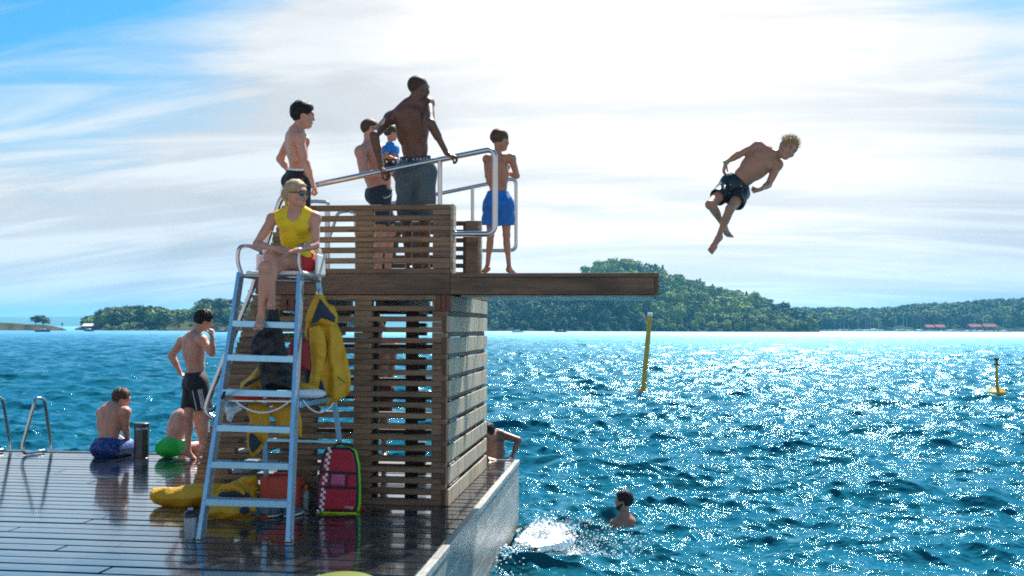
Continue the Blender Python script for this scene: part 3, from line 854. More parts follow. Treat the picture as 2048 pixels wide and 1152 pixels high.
def house(px, D, w, h, label, double=False):
    c = at_water(px, D); c.z = WATER_Z
    o = empty('boathouse', c, label, 'boathouse')
    X = Vector(CR); Yv = Vector(CF)
    def bx(m_, cx, cy, cz, hx, hy, hz): m_.obox(c+X*cx+Yv*cy+Vector((0,0,cz)), X, Yv, hx, hy, hz)
    m_ = MB(); bx(m_, 0, 0, h*.35, w*.42, 4, h*.35); m_.build('wall', M['plank_red'], o)
    m_ = MB()
    def gable(x0, x1, zb, zt):
        v = [c+X*x+Yv*y+Vector((0,0,z)) for x in (x0, x1) for (y, z) in ((-5, zb), (0, zt), (5, zb), (-5, zb-.25), (5, zb-.25))]
        m_.add(v, [(0,5,6,1), (1,6,7,2), (0,1,2,4,3), (5,8,9,7,6), (3,8,5,0), (4,2,7,9), (3,4,9,8)])
    gable(-w*.5, w*.5 if not double else -w*.05, h*.66, h)
    if double: gable(w*.02, w*.5, h*.66, h*1.05)
    m_.build('roof', M['roof_red'], o)
    for k in range(4):
        m_ = MB(); bx(m_, -w*.33+k*w*.22, -4.03, h*.36, w*.05, .05, h*.13); wn = m_.build('window', M['cabin_glass'], o)
    m_ = MB(); bx(m_, 0, -6, .7, w*.55, 2, .12); m_.build('quay', M['wood_side'], o)
house(1868, 875, 17, 6.2, 'smaller dark red boathouse with a split pinkish roof on the marina quay', True)
house(1963, 880, 24, 7.0, 'larger dark red boathouse with a long pinkish roof at the far right', True)
m_ = MB(); c = g_left(178, .2); hut = empty('cabin', c, 'small cabin with a white roof among trees at the left tip of the wooded island', 'cabin')
m_.box(c[0]-2.6, c[1]-2, c[2]-.5, c[0]+2.6, c[1]+2, c[2]+1.6); m_.build('wall', M['plank_red'], hut)
m_ = MB(); v = [(c[0]+x, c[1]+y, c[2]+z) for x in (-3, 3) for (y, z) in ((-2.5, 1.5), (0, 2.9), (2.5, 1.5))]; m_.add(v, [(0,3,4,1), (1,4,5,2), (0,1,2), (3,5,4), (0,2,5,3)]); m_.build('roof', M['hull_white'], hut)
# channel beacon on the small reef left of the wooded island
p = at_water(124, 470); bc = empty('channel_marker', p, 'thin dark channel marker post standing right of the bare islet', 'marker')
m_ = MB(); m_.tube([p, p+Vector((0,0,3.4))], .09, 6); m_.obox(p+Vector((0,0,3.2)), (1,0,0), (0,1,0), .35, .1, .5); m_.build('post', M['dark_band'], bc)

# spar buoy
pb = Vector(atz(1286, 787, WATER_Z)); pt = Vector(atd(1300, 631, depth(np.array(pb))+.25))
sp = empty('spar_buoy', pb, 'tall yellow spar buoy leaning to the right in the open water', 'buoy')
d = (pt-pb).normalized()
m_ = MB(); m_.lathe(pb-d*.6, [(.10, 0), (.10, .55), (.19, .6), (.19, .74), (.095, .80), (.088, (pt-pb).length+.6)], 18, d); m_.build('pole', M['yellow_buoy'], sp, smooth=True)
m_ = MB(); m_.lathe(pt-d*.02, [(.098, 0), (.098, .10), (.08, .12)], 18, d); m_.build('reflector_band', M['hull_white'], sp, smooth=True)
m_ = MB(); m_.lathe(pb-d*.05, [(.185, 0), (.2, .03), (.2, .07), (.185, .1)], 18, d); m_.build('collar', M['dark_band'], sp, smooth=True)
pc = Vector(atz(1994, 789, WATER_Z))
by = empty('marker_buoy', pc, 'small yellow buoy with cone float and cross topmark at the right', 'buoy')
m_ = MB(); m_.lathe(pc+Vector((0,0,-.08)), [(.26, 0), (.33, .10), (.32, .18), (.19, .28), (.08, .36), (.05, .40)], 22); m_.build('float', M['yellow_buoy'], by, smooth=True)
m_ = MB(); m_.tube([pc+Vector((0,0,.1)), pc+Vector((0,0,1.2))], [.06, .045], 10); m_.build('mast', M['yellow_buoy'], by, smooth=True)
m_ = MB()
for a in (.6, -.6):
    for q in (0, 1): 
        dv = Vector((math.sin(a), 0, math.cos(a))) if q == 0 else Vector((0, math.sin(a), math.cos(a)))
        m_.tube([pc+Vector((0,0,1.2))-dv*.17, pc+Vector((0,0,1.2))+dv*.17], .024, 8)
m_.build('topmark', M['dark_band'], by)

# ------------------------------------------------------------------ smooth bodies: a distance field turned into one skin
class SDF:
    def __init__(s, lo, hi, h):
        s.h = h; s.lo = np.array(lo, float); s.n = np.maximum(4, np.ceil((np.array(hi)-s.lo)/h).astype(int)+1)
        s.a = np.full(tuple(s.n), .25, dtype=np.float32)
    def _sub(s, lo, hi):
        i0 = np.maximum(0, np.floor((lo-s.lo)/s.h).astype(int)); i1 = np.minimum(s.n, np.ceil((hi-s.lo)/s.h).astype(int)+1)
        if np.any(i1 <= i0): return None
        ax = [s.lo[k]+np.arange(i0[k], i1[k])*s.h for k in range(3)]
        P = np.stack(np.meshgrid(*ax, indexing='ij'), -1).astype(np.float32)
        return (slice(i0[0], i1[0]), slice(i0[1], i1[1]), slice(i0[2], i1[2])), P
    def put(s, d, sl, k, mode):
        a = s.a[sl]
        if mode == 'add':
            h = np.maximum(k-np.abs(a-d), 0)/max(k, 1e-6); s.a[sl] = np.minimum(a, d)-h*h*k*.25
        elif mode == 'sub':
            d = -d; h = np.maximum(k-np.abs(a-d), 0)/max(k, 1e-6); s.a[sl] = np.maximum(a, d)+h*h*k*.25
    def cone(s, a, b, ra, rb, k=.02, mode='add', flat=None, clip=None, wr=None, bulge=0, sq=None):
        a = np.array(a, np.float32); b = np.array(b, np.float32); r = max(ra, rb)+abs(bulge)+k+.02
        q = s._sub(np.minimum(a, b)-r, np.maximum(a, b)+r)
        if q is None: return
        sl, P = q; ab = b-a; L2 = float(ab@ab)+1e-9
        t = np.clip(((P-a)@ab)/L2, 0, 1); v = P-(a+t[..., None]*ab)
        if flat is not None:
            for n, sc in (flat if isinstance(flat, list) else [flat]):
                n = np.array(n, np.float32); n = n/np.linalg.norm(n); v = v+n*((v@n)*(1/sc-1))[..., None]
        d = np.linalg.norm(v, axis=-1)-(ra+(rb-ra)*t+bulge*np.sin(np.pi*t))
        if flat is not None: d = d*.8
        if wr is not None: d = d+wr(P)
        if clip is not None:
            for (c, n) in clip: d = np.maximum(d, (P-np.array(c, np.float32))@np.array(n, np.float32))
        s.put(d, sl, k, mode)
    def ell(s, c, ax, r, k=.02, mode='add', clip=None, wr=None):
        """ax: three unit vectors, r: three radii"""
        c = np.array(c, np.float32); R = np.array(ax, np.float32); r = np.array(r, np.float32)
        m = float(r.max())+k+.02; q = s._sub(c-m, c+m)
        if q is None: return
        sl, P = q; L = (P-c)@R.T; k0 = np.linalg.norm(L/r, axis=-1); k1 = np.linalg.norm(L/(r*r), axis=-1)+1e-9
        d = k0*(k0-1)/k1
        if wr is not None: d = d+wr(P)
        if clip is not None:
            for (cc, n) in clip: d = np.maximum(d, (P-np.array(cc, np.float32))@np.array(n, np.float32))
        s.put(d, sl, k, mode)
    def box(s, c, ax, r, rad=.02, k=.01, mode='add', wr=None):
        c = np.array(c, np.float32); R = np.array(ax, np.float32); r = np.array(r, np.float32)
        m = float(np.linalg.norm(r))+k+.02; q = s._sub(c-m, c+m)
        if q is None: return
        sl, P = q; L = np.abs((P-c)@R.T)-(r-rad)
        d = np.linalg.norm(np.maximum(L, 0), axis=-1)+np.minimum(L.max(-1), 0)-rad
        if wr is not None: d = d+wr(P)
        s.put(d, sl, k, mode)
    def mesh(s):
        a = s.a; ins = a < 0
        nx, ny, nz = a.shape
        cnt = np.zeros((nx-1, ny-1, nz-1), np.int8)
        for i in (0, 1):
            for j in (0, 1):
                for k in (0, 1): cnt += ins[i:nx-1+i, j:ny-1+j, k:nz-1+k]
        act = (cnt > 0) & (cnt < 8); I = np.argwhere(act)
        idx = np.full(act.shape, -1, np.int32); idx[act] = np.arange(len(I))
        acc = np.zeros((len(I), 3)); num = np.zeros(len(I))
        C = {(i, j, k): a[I[:, 0]+i, I[:, 1]+j, I[:, 2]+k] for i in (0, 1) for j in (0, 1) for k in (0, 1)}
        for ax in range(3):
            for u in (0, 1):
                for w in (0, 1):
                    p = [u, w]; p.insert(ax, 0); q = list(p); q[ax] = 1
                    A = C[tuple(p)]; B = C[tuple(q)]; cr = (A < 0) != (B < 0)
                    t = np.where(cr, A/np.where(cr, A-B, 1), 0)
                    pos = np.tile(np.array(p, float), (len(I), 1)); pos[:, ax] += t
                    acc += pos*cr[:, None]; num += cr
        V = (I+acc/num[:, None])*s.h+s.lo
        F = []
        for ax in range(3):
            o1, o2 = (ax+1) % 3, (ax+2) % 3
            sl0 = [slice(None)]*3; sl1 = [slice(None)]*3; sl0[ax] = slice(0, -1); sl1[ax] = slice(1, None)
            A = ins[tuple(sl0)]; B = ins[tuple(sl1)]; ed = A != B
            E = np.argwhere(ed); E = E[(E[:, o1] > 0) & (E[:, o2] > 0) & (E[:, o1] < a.shape[o1]-1) & (E[:, o2] < a.shape[o2]-1)]
            def g(d1, d2):
                Z = E.copy(); Z[:, o1] += d1; Z[:, o2] += d2; return idx[Z[:, 0], Z[:, 1], Z[:, 2]]
            q = np.stack([g(-1, -1), g(0, -1), g(0, 0), g(-1, 0)], -1)
            flip = ~A[E[:, 0], E[:, 1], E[:, 2]]
            q[flip] = q[flip][:, ::-1]; F.append(q)
        F = np.concatenate(F); F = F[(F >= 0).all(1)]
        return V, F

def unit(v):
    v = np.array(v, float); return v/(np.linalg.norm(v)+1e-12)
def rotv(v, ax, a):
    ax = unit(ax); v = np.array(v, float); return v*math.cos(a)+np.cross(ax, v)*math.sin(a)+ax*(ax@v)*(1-math.cos(a))

# ------------------------------------------------------------------ skin, hair and cloth
def skin(name, base, tan=.12, rough=.46, tattoo=None):
    m, nt, b = new_mat(name)
    v = mapping(nt)
    n = noise(nt, v, 7, 5, .6); n2 = noise(nt, v, 38, 4, .6); n3 = noise(nt, v, 260, 3, .6)
    c = ramp(nt, n, [(.3, tuple(x*(1-tan) for x in base)), (.7, (min(1, base[0]*(1+tan)), base[1]*(1+tan*.7), base[2]*(1+tan*.6)))])
    c = mixc(nt, mth(nt, 'MULTIPLY', n2, .22), c, (base[0]*.85, base[1]*.55, base[2]*.5))
    if tattoo:
        lo, hi, ax = tattoo      # a sleeve of dark ink between two planes
        sep = N_(nt, 'ShaderNodeVectorMath', operation='DOT_PRODUCT'); g = N_(nt, 'ShaderNodeNewGeometry'); nt.links.new(g.outputs['Position'], sep.inputs[0]); sep.inputs[1].default_value = ax
        k = noise(nt, v, 30, 6, .7, 1.5)
        mk = mth(nt, 'MULTIPLY', mth(nt, 'GREATER_THAN', sep.outputs['Value'], lo), mth(nt, 'LESS_THAN', sep.outputs['Value'], hi))
        c = mixc(nt, mth(nt, 'MULTIPLY', mk, ramp(nt, k, [(.40, (.9,)*3), (.60, (.35,)*3)])), c, (.03, .04, .05))
    nt.links.new(c, b.inputs['Base Color'])
    b.inputs['Roughness'].default_value = rough; b.inputs['Specular IOR Level'].default_value = .45
    b.inputs['Subsurface Weight'].default_value = .12; b.inputs['Subsurface Radius'].default_value = (.018, .007, .004); b.inputs['Subsurface Scale'].default_value = .6
    nt.links.new(bump(nt, n3, .3, .0012, bump(nt, noise(nt, v, 13, 3, .5), .35, .012)), b.inputs['Normal'])
    return m
def cloth(name, col, rough=.85, var=.18, weave=.35, extra=None, sheen=.04):
    m, nt, b = new_mat(name)
    v = mapping(nt); n = noise(nt, v, 9, 5, .6)
    c = ramp(nt, n, [(.3, tuple(x*(1-var) for x in col)), (.7, tuple(min(1, x*(1+var)) for x in col))])
    if extra: c = extra(nt, v, c)
    nt.links.new(c, b.inputs['Base Color']); b.inputs['Roughness'].default_value = rough; b.inputs['Sheen Weight'].default_value = sheen
    w = noise(nt, v, 420, 2, .5); f = noise(nt, mapping(nt, (1, 1, .35)), 26, 4, .55, .8)
    nt.links.new(bump(nt, w, .2, .0008, bump(nt, f, min(1, weave*1.5), .012)), b.inputs['Normal'])
    return m
def hairmat(name, col, rough=.62):
    m, nt, b = new_mat(name); v = mapping(nt, (1, 1, .3))
    n = noise(nt, v, 110, 4, .7, .5)
    c = ramp(nt, n, [(.35, tuple(x*.55 for x in col)), (.65, tuple(min(1, x*1.4) for x in col))])
    nt.links.new(c, b.inputs['Base Color']); b.inputs['Roughness'].default_value = rough
    b.inputs['Specular IOR Level'].default_value = .25
    nt.links.new(bump(nt, n, .5, .003), b.inputs['Normal']); return m
M['skin_pale'] = skin('pale tanned skin', (.56, .29, .205), .18)
M['skin_mid'] = skin('tanned skin', (.38, .185, .12), .16)
M['skin_boy'] = skin('sunburnt skin', (.40, .205, .135), .16)
M['skin_dark'] = skin('dark brown skin', (.115, .052, .034), .15, .40)
M['hair_black'] = hairmat('black hair', (.012, .010, .009))
M['hair_brown'] = hairmat('brown hair', (.045, .026, .015))
M['hair_midbrown'] = hairmat('chestnut hair', (.085, .048, .026))
M['hair_ginger'] = hairmat('ginger hair', (.20, .095, .035))
M['hair_blond'] = hairmat('fair hair', (.42, .31, .17))
M['hair_redblond'] = hairmat('reddish blond hair', (.32, .17, .075))
M['lips'] = plain('lips', (.30, .085, .075), .4)
M['eye'] = plain('eye white', (.30, .27, .25), .2, 0, .02)
M['dark_lens'] = plain('dark green lens', (.01, .06, .05), .05, 0, .02, spec=1)

def wrinkle(amp, f=38, seed=0, d=(0, 0, 1)):
    r = np.random.RandomState(seed); K = r.normal(size=(5, 3)).astype(np.float32)*np.array([1, 1, .45], np.float32)*f; ph = r.uniform(0, 6.28, 5)
    def w(P):
        s = 0
        for i in range(5): s = s+np.sin(P@K[i]+ph[i]+1.5*np.sin(P@K[(i+1) % 5]*.4))
        return (s*amp/3).astype(np.float32)
    return w

BONE = dict(thigh=.245, shin=.242, upper=.172, fore=.150, hand=.105, trunk=.300)

class Person:
    """joints are given where they stand in the scene; every bone keeps its length by leaning towards or away from the camera"""
    def __init__(s, H, D, pelvis, neck, head, pyaw, cyaw, lean=0, build=1.0, head_s=1.0, h=.0065, child=0, sex='m'):
        s.H = H; s.s = H/1.8; s.b = build; s.h = h; s.child = child; s.hs = head_s*s.s; s.sex = sex
        s.J = {}; J = s.J
        J['pelvis'] = atd(*pelvis, D)
        J['neck'] = s.reach(J['pelvis'], neck, BONE['trunk']*H*(1 if not child else .97), lean)
        s.py = math.radians(pyaw); s.cy = math.radians(cyaw)
        up = unit(J['neck']-J['pelvis'])
        def fr(a):
            f = math.sin(a)*CR+math.cos(a)*CF; f = unit(f-up*(f@up)); r = np.cross(f, up); return f, unit(r)
        s.up = up; s.pf, s.pr = fr(s.py); s.cf, s.cr = fr(s.cy)
        s.sw = .108*H*build*(1 if sex == 'm' else .90)*(1-.08*child)
        s.hw = .052*H
        for sd, sg in (('R', 1), ('L', -1)):
            J['sh'+sd] = J['neck']+s.cr*sg*s.sw-up*.035*H; J['hip'+sd] = J['pelvis']+s.pr*sg*s.hw-up*.015*H
        s.headspec = head
    def reach(s, P, px, L, sgn):
        """point on the line of sight through px at distance L from P (sgn: -1 nearer the camera, +1 farther)"""
        r, d = cam_dir(*px); r = r/d; O = np.array([0, 0, EYE])
        a = r@r; b = r@(O-P); c = (O-P)@(O-P)-L*L; disc = b*b-a*c
        mid = -b/a
        t = mid+sgn*math.sqrt(max(disc, 0))/a
        q = O+t*r
        return q
    def arm(s, sd, el, wr, hand, se=0, sw=0, sh=0, shpx=None, pull=None):
        J = s.J
        if shpx is not None:
            J['sh'+sd] = atd(*shpx, depth(J['sh'+sd]))
        J['el'+sd] = s.reach(J['sh'+sd], el, BONE['upper']*s.H, se)
        J['wr'+sd] = s.reach(J['el'+sd], wr, BONE['fore']*s.H, sw)
        J['ha'+sd] = s.reach(J['wr'+sd], hand, .06*s.H, sh)
    def leg(s, sd, kn, an, toe, sk=0, sa=0, st=0, hip=None):
        J = s.J
        if hip is not None: J['hip'+sd] = atd(*hip, depth(J['hip'+sd]))
        J['kn'+sd] = s.reach(J['hip'+sd], kn, BONE['thigh']*s.H, sk)
        J['an'+sd] = s.reach(J['kn'+sd], an, BONE['shin']*s.H, sa)
        J['toe'+sd] = s.reach(J['an'+sd], toe, .125*s.H, st)
    # -------------------------------------------------------------- flesh
    def flesh(s, hands, face=None, mat=None, name='person', skip_legs=False, belly=0, waterline=None, chest_hair=False):
        J = s.J; S = s.s; B = s.b; ks = .03*S
        pts = np.array([J[k] for k in J]); lo = pts.min(0)-.24*S; hi = pts.max(0)+.24*S; hi[2] += .08*S
        hd = s.headspec; hc = s.headpos()
        lo = np.minimum(lo, hc-.2*S); hi = np.maximum(hi, hc+.2*S)
        F = SDF(lo, hi, s.h); s.F = F
        up, cf, cr, pf, pr = s.up, s.cf, s.cr, s.pf, s.pr; pe, ne = J['pelvis'], J['neck']; T = ne-pe
        at = lambda t, l=0, f=0, u=0: pe+T*t+cr*l*S+cf*f*S+up*u*S
        fem = s.sex == 'f'; lean = 1-.10*s.child
        # trunk
        F.ell(pe+up*.01*S, (pr, pf, up), (.150*S*B*lean, .105*S*B, .115*S), ks)
        F.ell(at(.34, 0, .004), (cr, cf, up), (.128*S*B*lean*(.92 if fem else 1), (.092+belly)*S*B, .165*S), .05*S)
        F.ell(at(.66, 0, .0), (cr, cf, up), (.155*S*B*lean*(.9 if fem else 1), .108*S*B, .175*S), .05*S)
        F.ell(at(.88, 0, -.012), (cr, cf, up), (.135*S*B*lean, .088*S*B, .098*S), .06*S)
        # collar and shoulders
        for sd, g in (('R', 1), ('L', -1)):
            sh = J['sh'+sd]
            F.cone(ne+cr*g*.035*S-up*.012*S, sh-up*.004*S, .044*S, .047*S*B, .035*S)
            F.cone(at(.97, g*.03, -.025, .035), sh-cr*g*.03*S+up*.012*S-cf*.012*S, .036*S, .030*S, .035*S)         # trapezius
            F.ell(at(.80, g*.082, -.068), (cr, cf, up), (.055*S, .030*S, .078*S), .035*S)              # shoulder blade
            F.ell(at(.60, g*.105, -.035), (cr, cf, up), (.045*S*B, .05*S, .11*S), .04*S)               # side of the back
            F.ell(at(.80, g*.070, .068), (cr, cf, up), (.068*S, .034*S*(1.5 if fem else 1), .052*S), .03*S)   # chest
            F.ell(pe+pr*g*.066*S-pf*.055*S-up*.035*S, (pr, pf, up), (.078*S, .075*S, .085*S), .03*S)    # seat
        F.cone(at(.12, 0, -.128), at(.86, 0, -.128), .016*S, .020*S, .035*S, 'sub')                     # furrow of the spine
        if not fem: F.cone(at(.35, 0, .128+belly), at(.78, 0, .135), .010*S, .012*S, .03*S, 'sub')
        if belly: F.ell(at(.24, 0, .05), (cr, cf, up), (.115*S*B, .09*S, .12*S), .05*S)
        # neck
        hb = hc-s.hu*.065*s.hs-s.hf*.018*s.hs
        F.cone(ne-up*.01*S, hb, .055*S*(.80 if fem else .88 if s.child else 1)*B**.3, .050*S*(.76 if fem else .86 if s.child else 1), .03*S)
        # arms
        for sd, g in (('R', 1), ('L', -1)):
            sh, el, wr, ha = J['sh'+sd], J['el'+sd], J['wr'+sd], J['ha'+sd]; b = B**.8*(.86 if fem else 1)*(1-.14*s.child)
            a1 = unit(el-sh); a2 = unit(np.cross(a1, CF+.3*CU)); F.ell(sh, (a1, a2, np.cross(a1, a2)), (.058*S*b, .053*S*b, .053*S*b), .045*S)
            F.cone(sh, el, .048*S*b, .036*S*b, .03*S, bulge=.006*S*b)
            F.cone(el, wr, .038*S*b, .0235*S*b, .02*S)
            m = el+(wr-el)*.22; F.cone(el+(wr-el)*.08, el+(wr-el)*.42, .040*S*b, .036*S*b, .02*S)
            s.hand(sd, wr, ha, hands.get(sd, {}), b)
        # legs
        if not skip_legs:
            for sd, g in (('R', 1), ('L', -1)):
                hp_, kn, an, to = J['hip'+sd], J['kn'+sd], J['an'+sd], J['toe'+sd]; b = B**.7*(1-.16*s.child)
                kd = unit(kn-hp_); ad = unit(an-kn); td = unit(to-an)
                bend = (kd-ad) if np.linalg.norm(kd-ad) > .15 else td
                bend = unit(bend-ad*(bend@ad))
                F.cone(hp_, kn, .083*S*b*(1.04 if fem else 1), .050*S*b, .035*S, bulge=.006*S)
                F.ell(kn+bend*.006*S, (ad, bend, np.cross(ad, bend)), (.056*S*b, .052*S*b, .050*S*b), .025*S)
                F.cone(kn, an, .046*S*b, .031*S*b, .02*S)
                F.ell(kn+(an-kn)*.30-bend*.020*S, (ad, bend, np.cross(ad, bend)), (.115*S, .044*S*b, .047*S*b), .03*S)
                s.foot(sd, an, to, ad, b)
        s.head(F, hc, mat)
        V, Q = F.mesh()
        base = np.array([pe[0], pe[1], V[:, 2].min()])
        o = link_mesh(name, V-base, Q, mat, smooth=True); o.location = Vector(base); s.obj = o; s.base = base
        return o
    def hand(s, sd, wr, ha, spec, b):
        F = s.F; S = s.s; g = 1 if sd == 'R' else -1
        d = unit(ha-wr); n = spec.get('palm', None)            # palm normal (towards what it holds), camera frame
        n = frame(*n) if n is not None else s.cf
        n = unit(n-d*(n@d)); side = unit(np.cross(d, n))*(-g)       # towards the thumb
        if spec.get('thumb') is not None:
            t_ = frame(*spec['thumb']); side = side if side@t_ > 0 else -side
        curl = spec.get('curl', .35); k = .008*S; sc = S*(1 if s.sex == 'm' else .92)*spec.get('scale', 1)
        P = wr+d*.048*sc
        F.cone(wr, wr+d*.03*sc, .024*S*b, .026*sc, .012*S, flat=(n, .75))
        for q in (-.028, -.010, .010, .028):
            F.cone(wr+d*.012*sc+side*q*.5*sc, wr+d*.088*sc+side*q*sc, .0155*sc, .0115*sc, .010*S)
        ln = [.062, .074, .080, .072]                        # little to index
        for i, q in enumerate((-.030, -.010, .011, .031)):
            p = wr+d*.086*sc+side*q*sc; dd = rotv(d, side*1.0, 0); a = 0; ax = np.cross(d, n)
            spread = side*q*.9
            for j, fr_ in enumerate((.45, .31, .24)):
                a += curl*(1.0 if j == 0 else 1.15)+.04*i
                dd = unit(rotv(d, np.cross(d, n), a)+spread*(1-.3*j))
                q2 = p+dd*ln[i]*fr_*sc
                F.cone(p, q2, (.0098-.0010*j)*sc, (.0092-.0012*j)*sc, .003*S); p = q2
        # thumb leaves the side of the palm near its base
        p = wr+d*.022*sc+side*.024*sc; q1 = p+unit(side*.8+d*.75+n*.25)*.036*sc; q2 = q1+unit(side*.25+d*.9+n*(.3+curl*.5))*.030*sc; q3 = q2+unit(d*.9+n*(.3+curl*.7)-side*.1*curl)*.024*sc
        F.cone(p, q1, .0155*sc, .0125*sc, .010*S); F.cone(q1, q2, .0115*sc, .0105*sc, .004*S); F.cone(q2, q3, .0102*sc, .0085*sc, .003*S)
    def foot(s, sd, an, to, ad, b):
        F = s.F; S = s.s*(.95 if s.sex == 'f' else 1); d = unit(to-an); g = 1 if sd == 'R' else -1
        dn = unit(ad-d*(ad@d)*.0); sole = unit(ad-d*(ad@d)); lat = unit(np.cross(d, sole))
        inner = -lat*g if False else lat
        F.ell(an+sole*.030*S-d*.028*S, (d, sole, lat), (.040*S, .034*S, .032*S), .02*S)
        F.cone(an+sole*.012*S+d*.01*S, an+sole*.040*S+d*.11*S, .036*S, .026*S, .02*S, flat=(sole, .85))
        F.cone(an+sole*.042*S-d*.01*S, an+sole*.048*S+d*.115*S, .024*S, .022*S, .015*S)
        for i, q in enumerate((-.030, -.012, .003, .017, .030)):
            qq = q*S*(1 if g > 0 else -1); L = (.052, .050, .046, .041, .035)[i]; r = (.0135, .010, .0095, .009, .0085)[i]
            F.cone(an+sole*.048*S+d*.085*S+lat*qq*.8, an+sole*.052*S+d*(.118*S)+lat*qq, .019*S, r*S, .012*S)
            F.cone(an+sole*.052*S+d*.118*S+lat*qq, an+sole*.056*S+d*(.118+L)*S+lat*qq*1.12, r*S, r*.85*S, .003*S)
    # -------------------------------------------------------------- head
    def headpos(s):
        (px, fwd, upv) = s.headspec
        s.hf = unit(frame(*fwd)); u = frame(*upv); s.hu = unit(u-s.hf*(u@s.hf)); s.hr = np.cross(s.hf, s.hu)
        s.hc = s.reach(s.J['neck'], px, .128*s.H*(1.0+.12*s.child), getattr(s, 'hsgn', 0)) if not hasattr(s, 'hc') else s.hc
        return s.hc
    def head(s, F, c, mat):
        S = s.hs; f, u, r = s.hf, s.hu, s.hr
        at = lambda l, ff, uu: c+r*l*S+f*ff*S+u*uu*S
        ch = s.child
        F.ell(at(0, -.012, .032), (r, f, u), (.077*S, .097*S, .086*S), .012*S)                    # skull
        F.ell(at(0, .018, -.010), (r, f, u), (.066*S, .074*S, .088*S), .03*S)                     # face
        F.ell(at(0, .056, -.078+.012*ch), (r, f, u), (.034*S, .033*S, .028*S), .030*S)                    # chin
        F.cone(at(.046, -.005, -.050), at(.018, .058, -.084+.012*ch), .022*S, .020*S, .03*S); F.cone(at(-.046, -.005, -.050), at(-.018, .058, -.084+.012*ch), .022*S, .020*S, .03*S)
        F.cone(at(.028, .081, .030), at(-.028, .081, .030), .013*S, .013*S, .02*S)                     # brow
        for g in (1, -1):
            F.ell(at(.031*g, .101, .006), (r, f, u), (.019*S, .016*S, .013*S), .012*S, 'sub')     # eye socket
            F.ell(at(.047*g, .062, -.022), (r, f, u), (.024*S, .022*S, .022*S), .03*S)            # cheekbone
            F.ell(at(.031*g, .076, .006), (r, f, u), (.013*S, .012*S, .012*S), .003*S)
            e = unit(r*g*.9-f*.45)
            F.ell(at(.076*g, -.008, -.002), (e, unit(np.cross(u, e)), u), (.010*S, .019*S, .032*S), .006*S)   # ear
            F.ell(at(.088*g, .000, .002), (e, unit(np.cross(u, e)), u), (.006*S, .010*S, .018*S), .004*S, 'sub')
        F.cone(at(0, .090, .018), at(0, .104-.006*ch, -.018), .0080*S, .0105*S, .012*S)                  # nose
        F.ell(at(0, .099-.004*ch, -.024), (r, f, u), (.017*S, .013*S, .009*S), .008*S)
        F.cone(at(-.016, .088, -.049), at(.016, .088, -.049), .0080*S, .0080*S, .006*S)                # lips
        F.cone(at(-.013, .086, -.061), at(.013, .086, -.061), .0085*S, .0085*S, .006*S)
        F.cone(at(-.022, .096, -.0555), at(.022, .096, -.0555), .003*S, .003*S, .003*S, 'sub')
    def hair(s, mat, thick=.012, front=.045, low=-.045, shag=.004, tufts=0, tl=.03, tdir=None, rough_seed=1, top=.0, name='hair', sides=1.0, tw=.0022, lift=.28):
        """hair cap cut along the hairline, roughened, with separate locks"""
        S = s.hs; f, u, r, c = s.hf, s.hu, s.hr, s.hc
        at = lambda l, ff, uu: c+r*l*S+f*ff*S+u*uu*S
        F = SDF(c-.19*S, c+.19*S, s.h*.75)
        w = wrinkle(shag*S, 90/S, rough_seed) if shag else None
        clipf = [(at(0, front, 0), unit(f*1.0-u*.42))]
        F.ell(at(0, -.012, .032+top*.5), (r, f, u), ((.077+thick*sides)*S, (.097+thick)*S, (.086+thick+top)*S), .01*S, wr=w)
        # cut away face, neck side and ears
        F.ell(at(0, .105, -.045), (r, f, u), (.11*S, .090*S, .125*S), .012*S, 'sub')
        for g in (1, -1): F.ell(at(.092*g, .015, -.035), (r, f, u), (.05*S, .040*S, .050*S), .01*S, 'sub')
        F.box(at(0, 0, low-.12), (r, f, u), (.2*S, .2*S, .12*S), .01*S, .01*S, 'sub', wr=w)
        V, Q = F.mesh(); mb = MB()
        parts_v = [V]; parts_f = [Q]; n = len(V)
        if tufts:
            R_ = np.random.RandomState(rough_seed+3); VV = []; FF = []
            for _ in range(tufts):
                d = R_.normal(size=3); d[2] = abs(d[2])*1.0; d /= np.linalg.norm(d)
                if d[1] > .75: continue
                p = at(d[0]*.080, -.012+d[1]*.100, .034+d[2]*(.09+top))
                out = unit(r*d[0]+f*d[1]+u*d[2]); fl_ = frame(*tdir) if tdir is not None else f*.8-u*.35+r*d[0]*.5
                dr = unit(fl_-out*(fl_@out)*.95+out*lift+R_.normal(size=3)*.11)
                L = tl*S*R_.uniform(.5, 1.3); k = unit(np.cross(dr, out+.01)); k2 = np.cross(dr, k); b = tw*S*R_.uniform(.6, 1.4)
                bend = R_.normal(size=3)*.12*L-out*.12*L
                p0 = p-dr*.006*S; p1 = p+dr*L*.55; p2 = p+dr*L+bend
                i = len(VV)+n
                for (q, w_) in ((p0, b), (p1, b*.75)):
                    VV += [q+k*w_, q-k*w_*.5+k2*w_*.86, q-k*w_*.5-k2*w_*.86]
                VV.append(p2)
                for j in range(3):
                    jn = (j+1) % 3; FF += [(i+j, i+jn, i+3+jn), (i+j, i+3+jn, i+3+j), (i+3+j, i+3+jn, i+6)]
            if VV:
                o = link_mesh(name, np.concatenate([V, np.array(VV)]), [tuple(map(int, q)) for q in Q]+FF, mat, s.obj, smooth=True)
                s.hairo = o; return o
        o = link_mesh(name, V, Q, mat, s.obj, smooth=True); s.hairo = o; return o
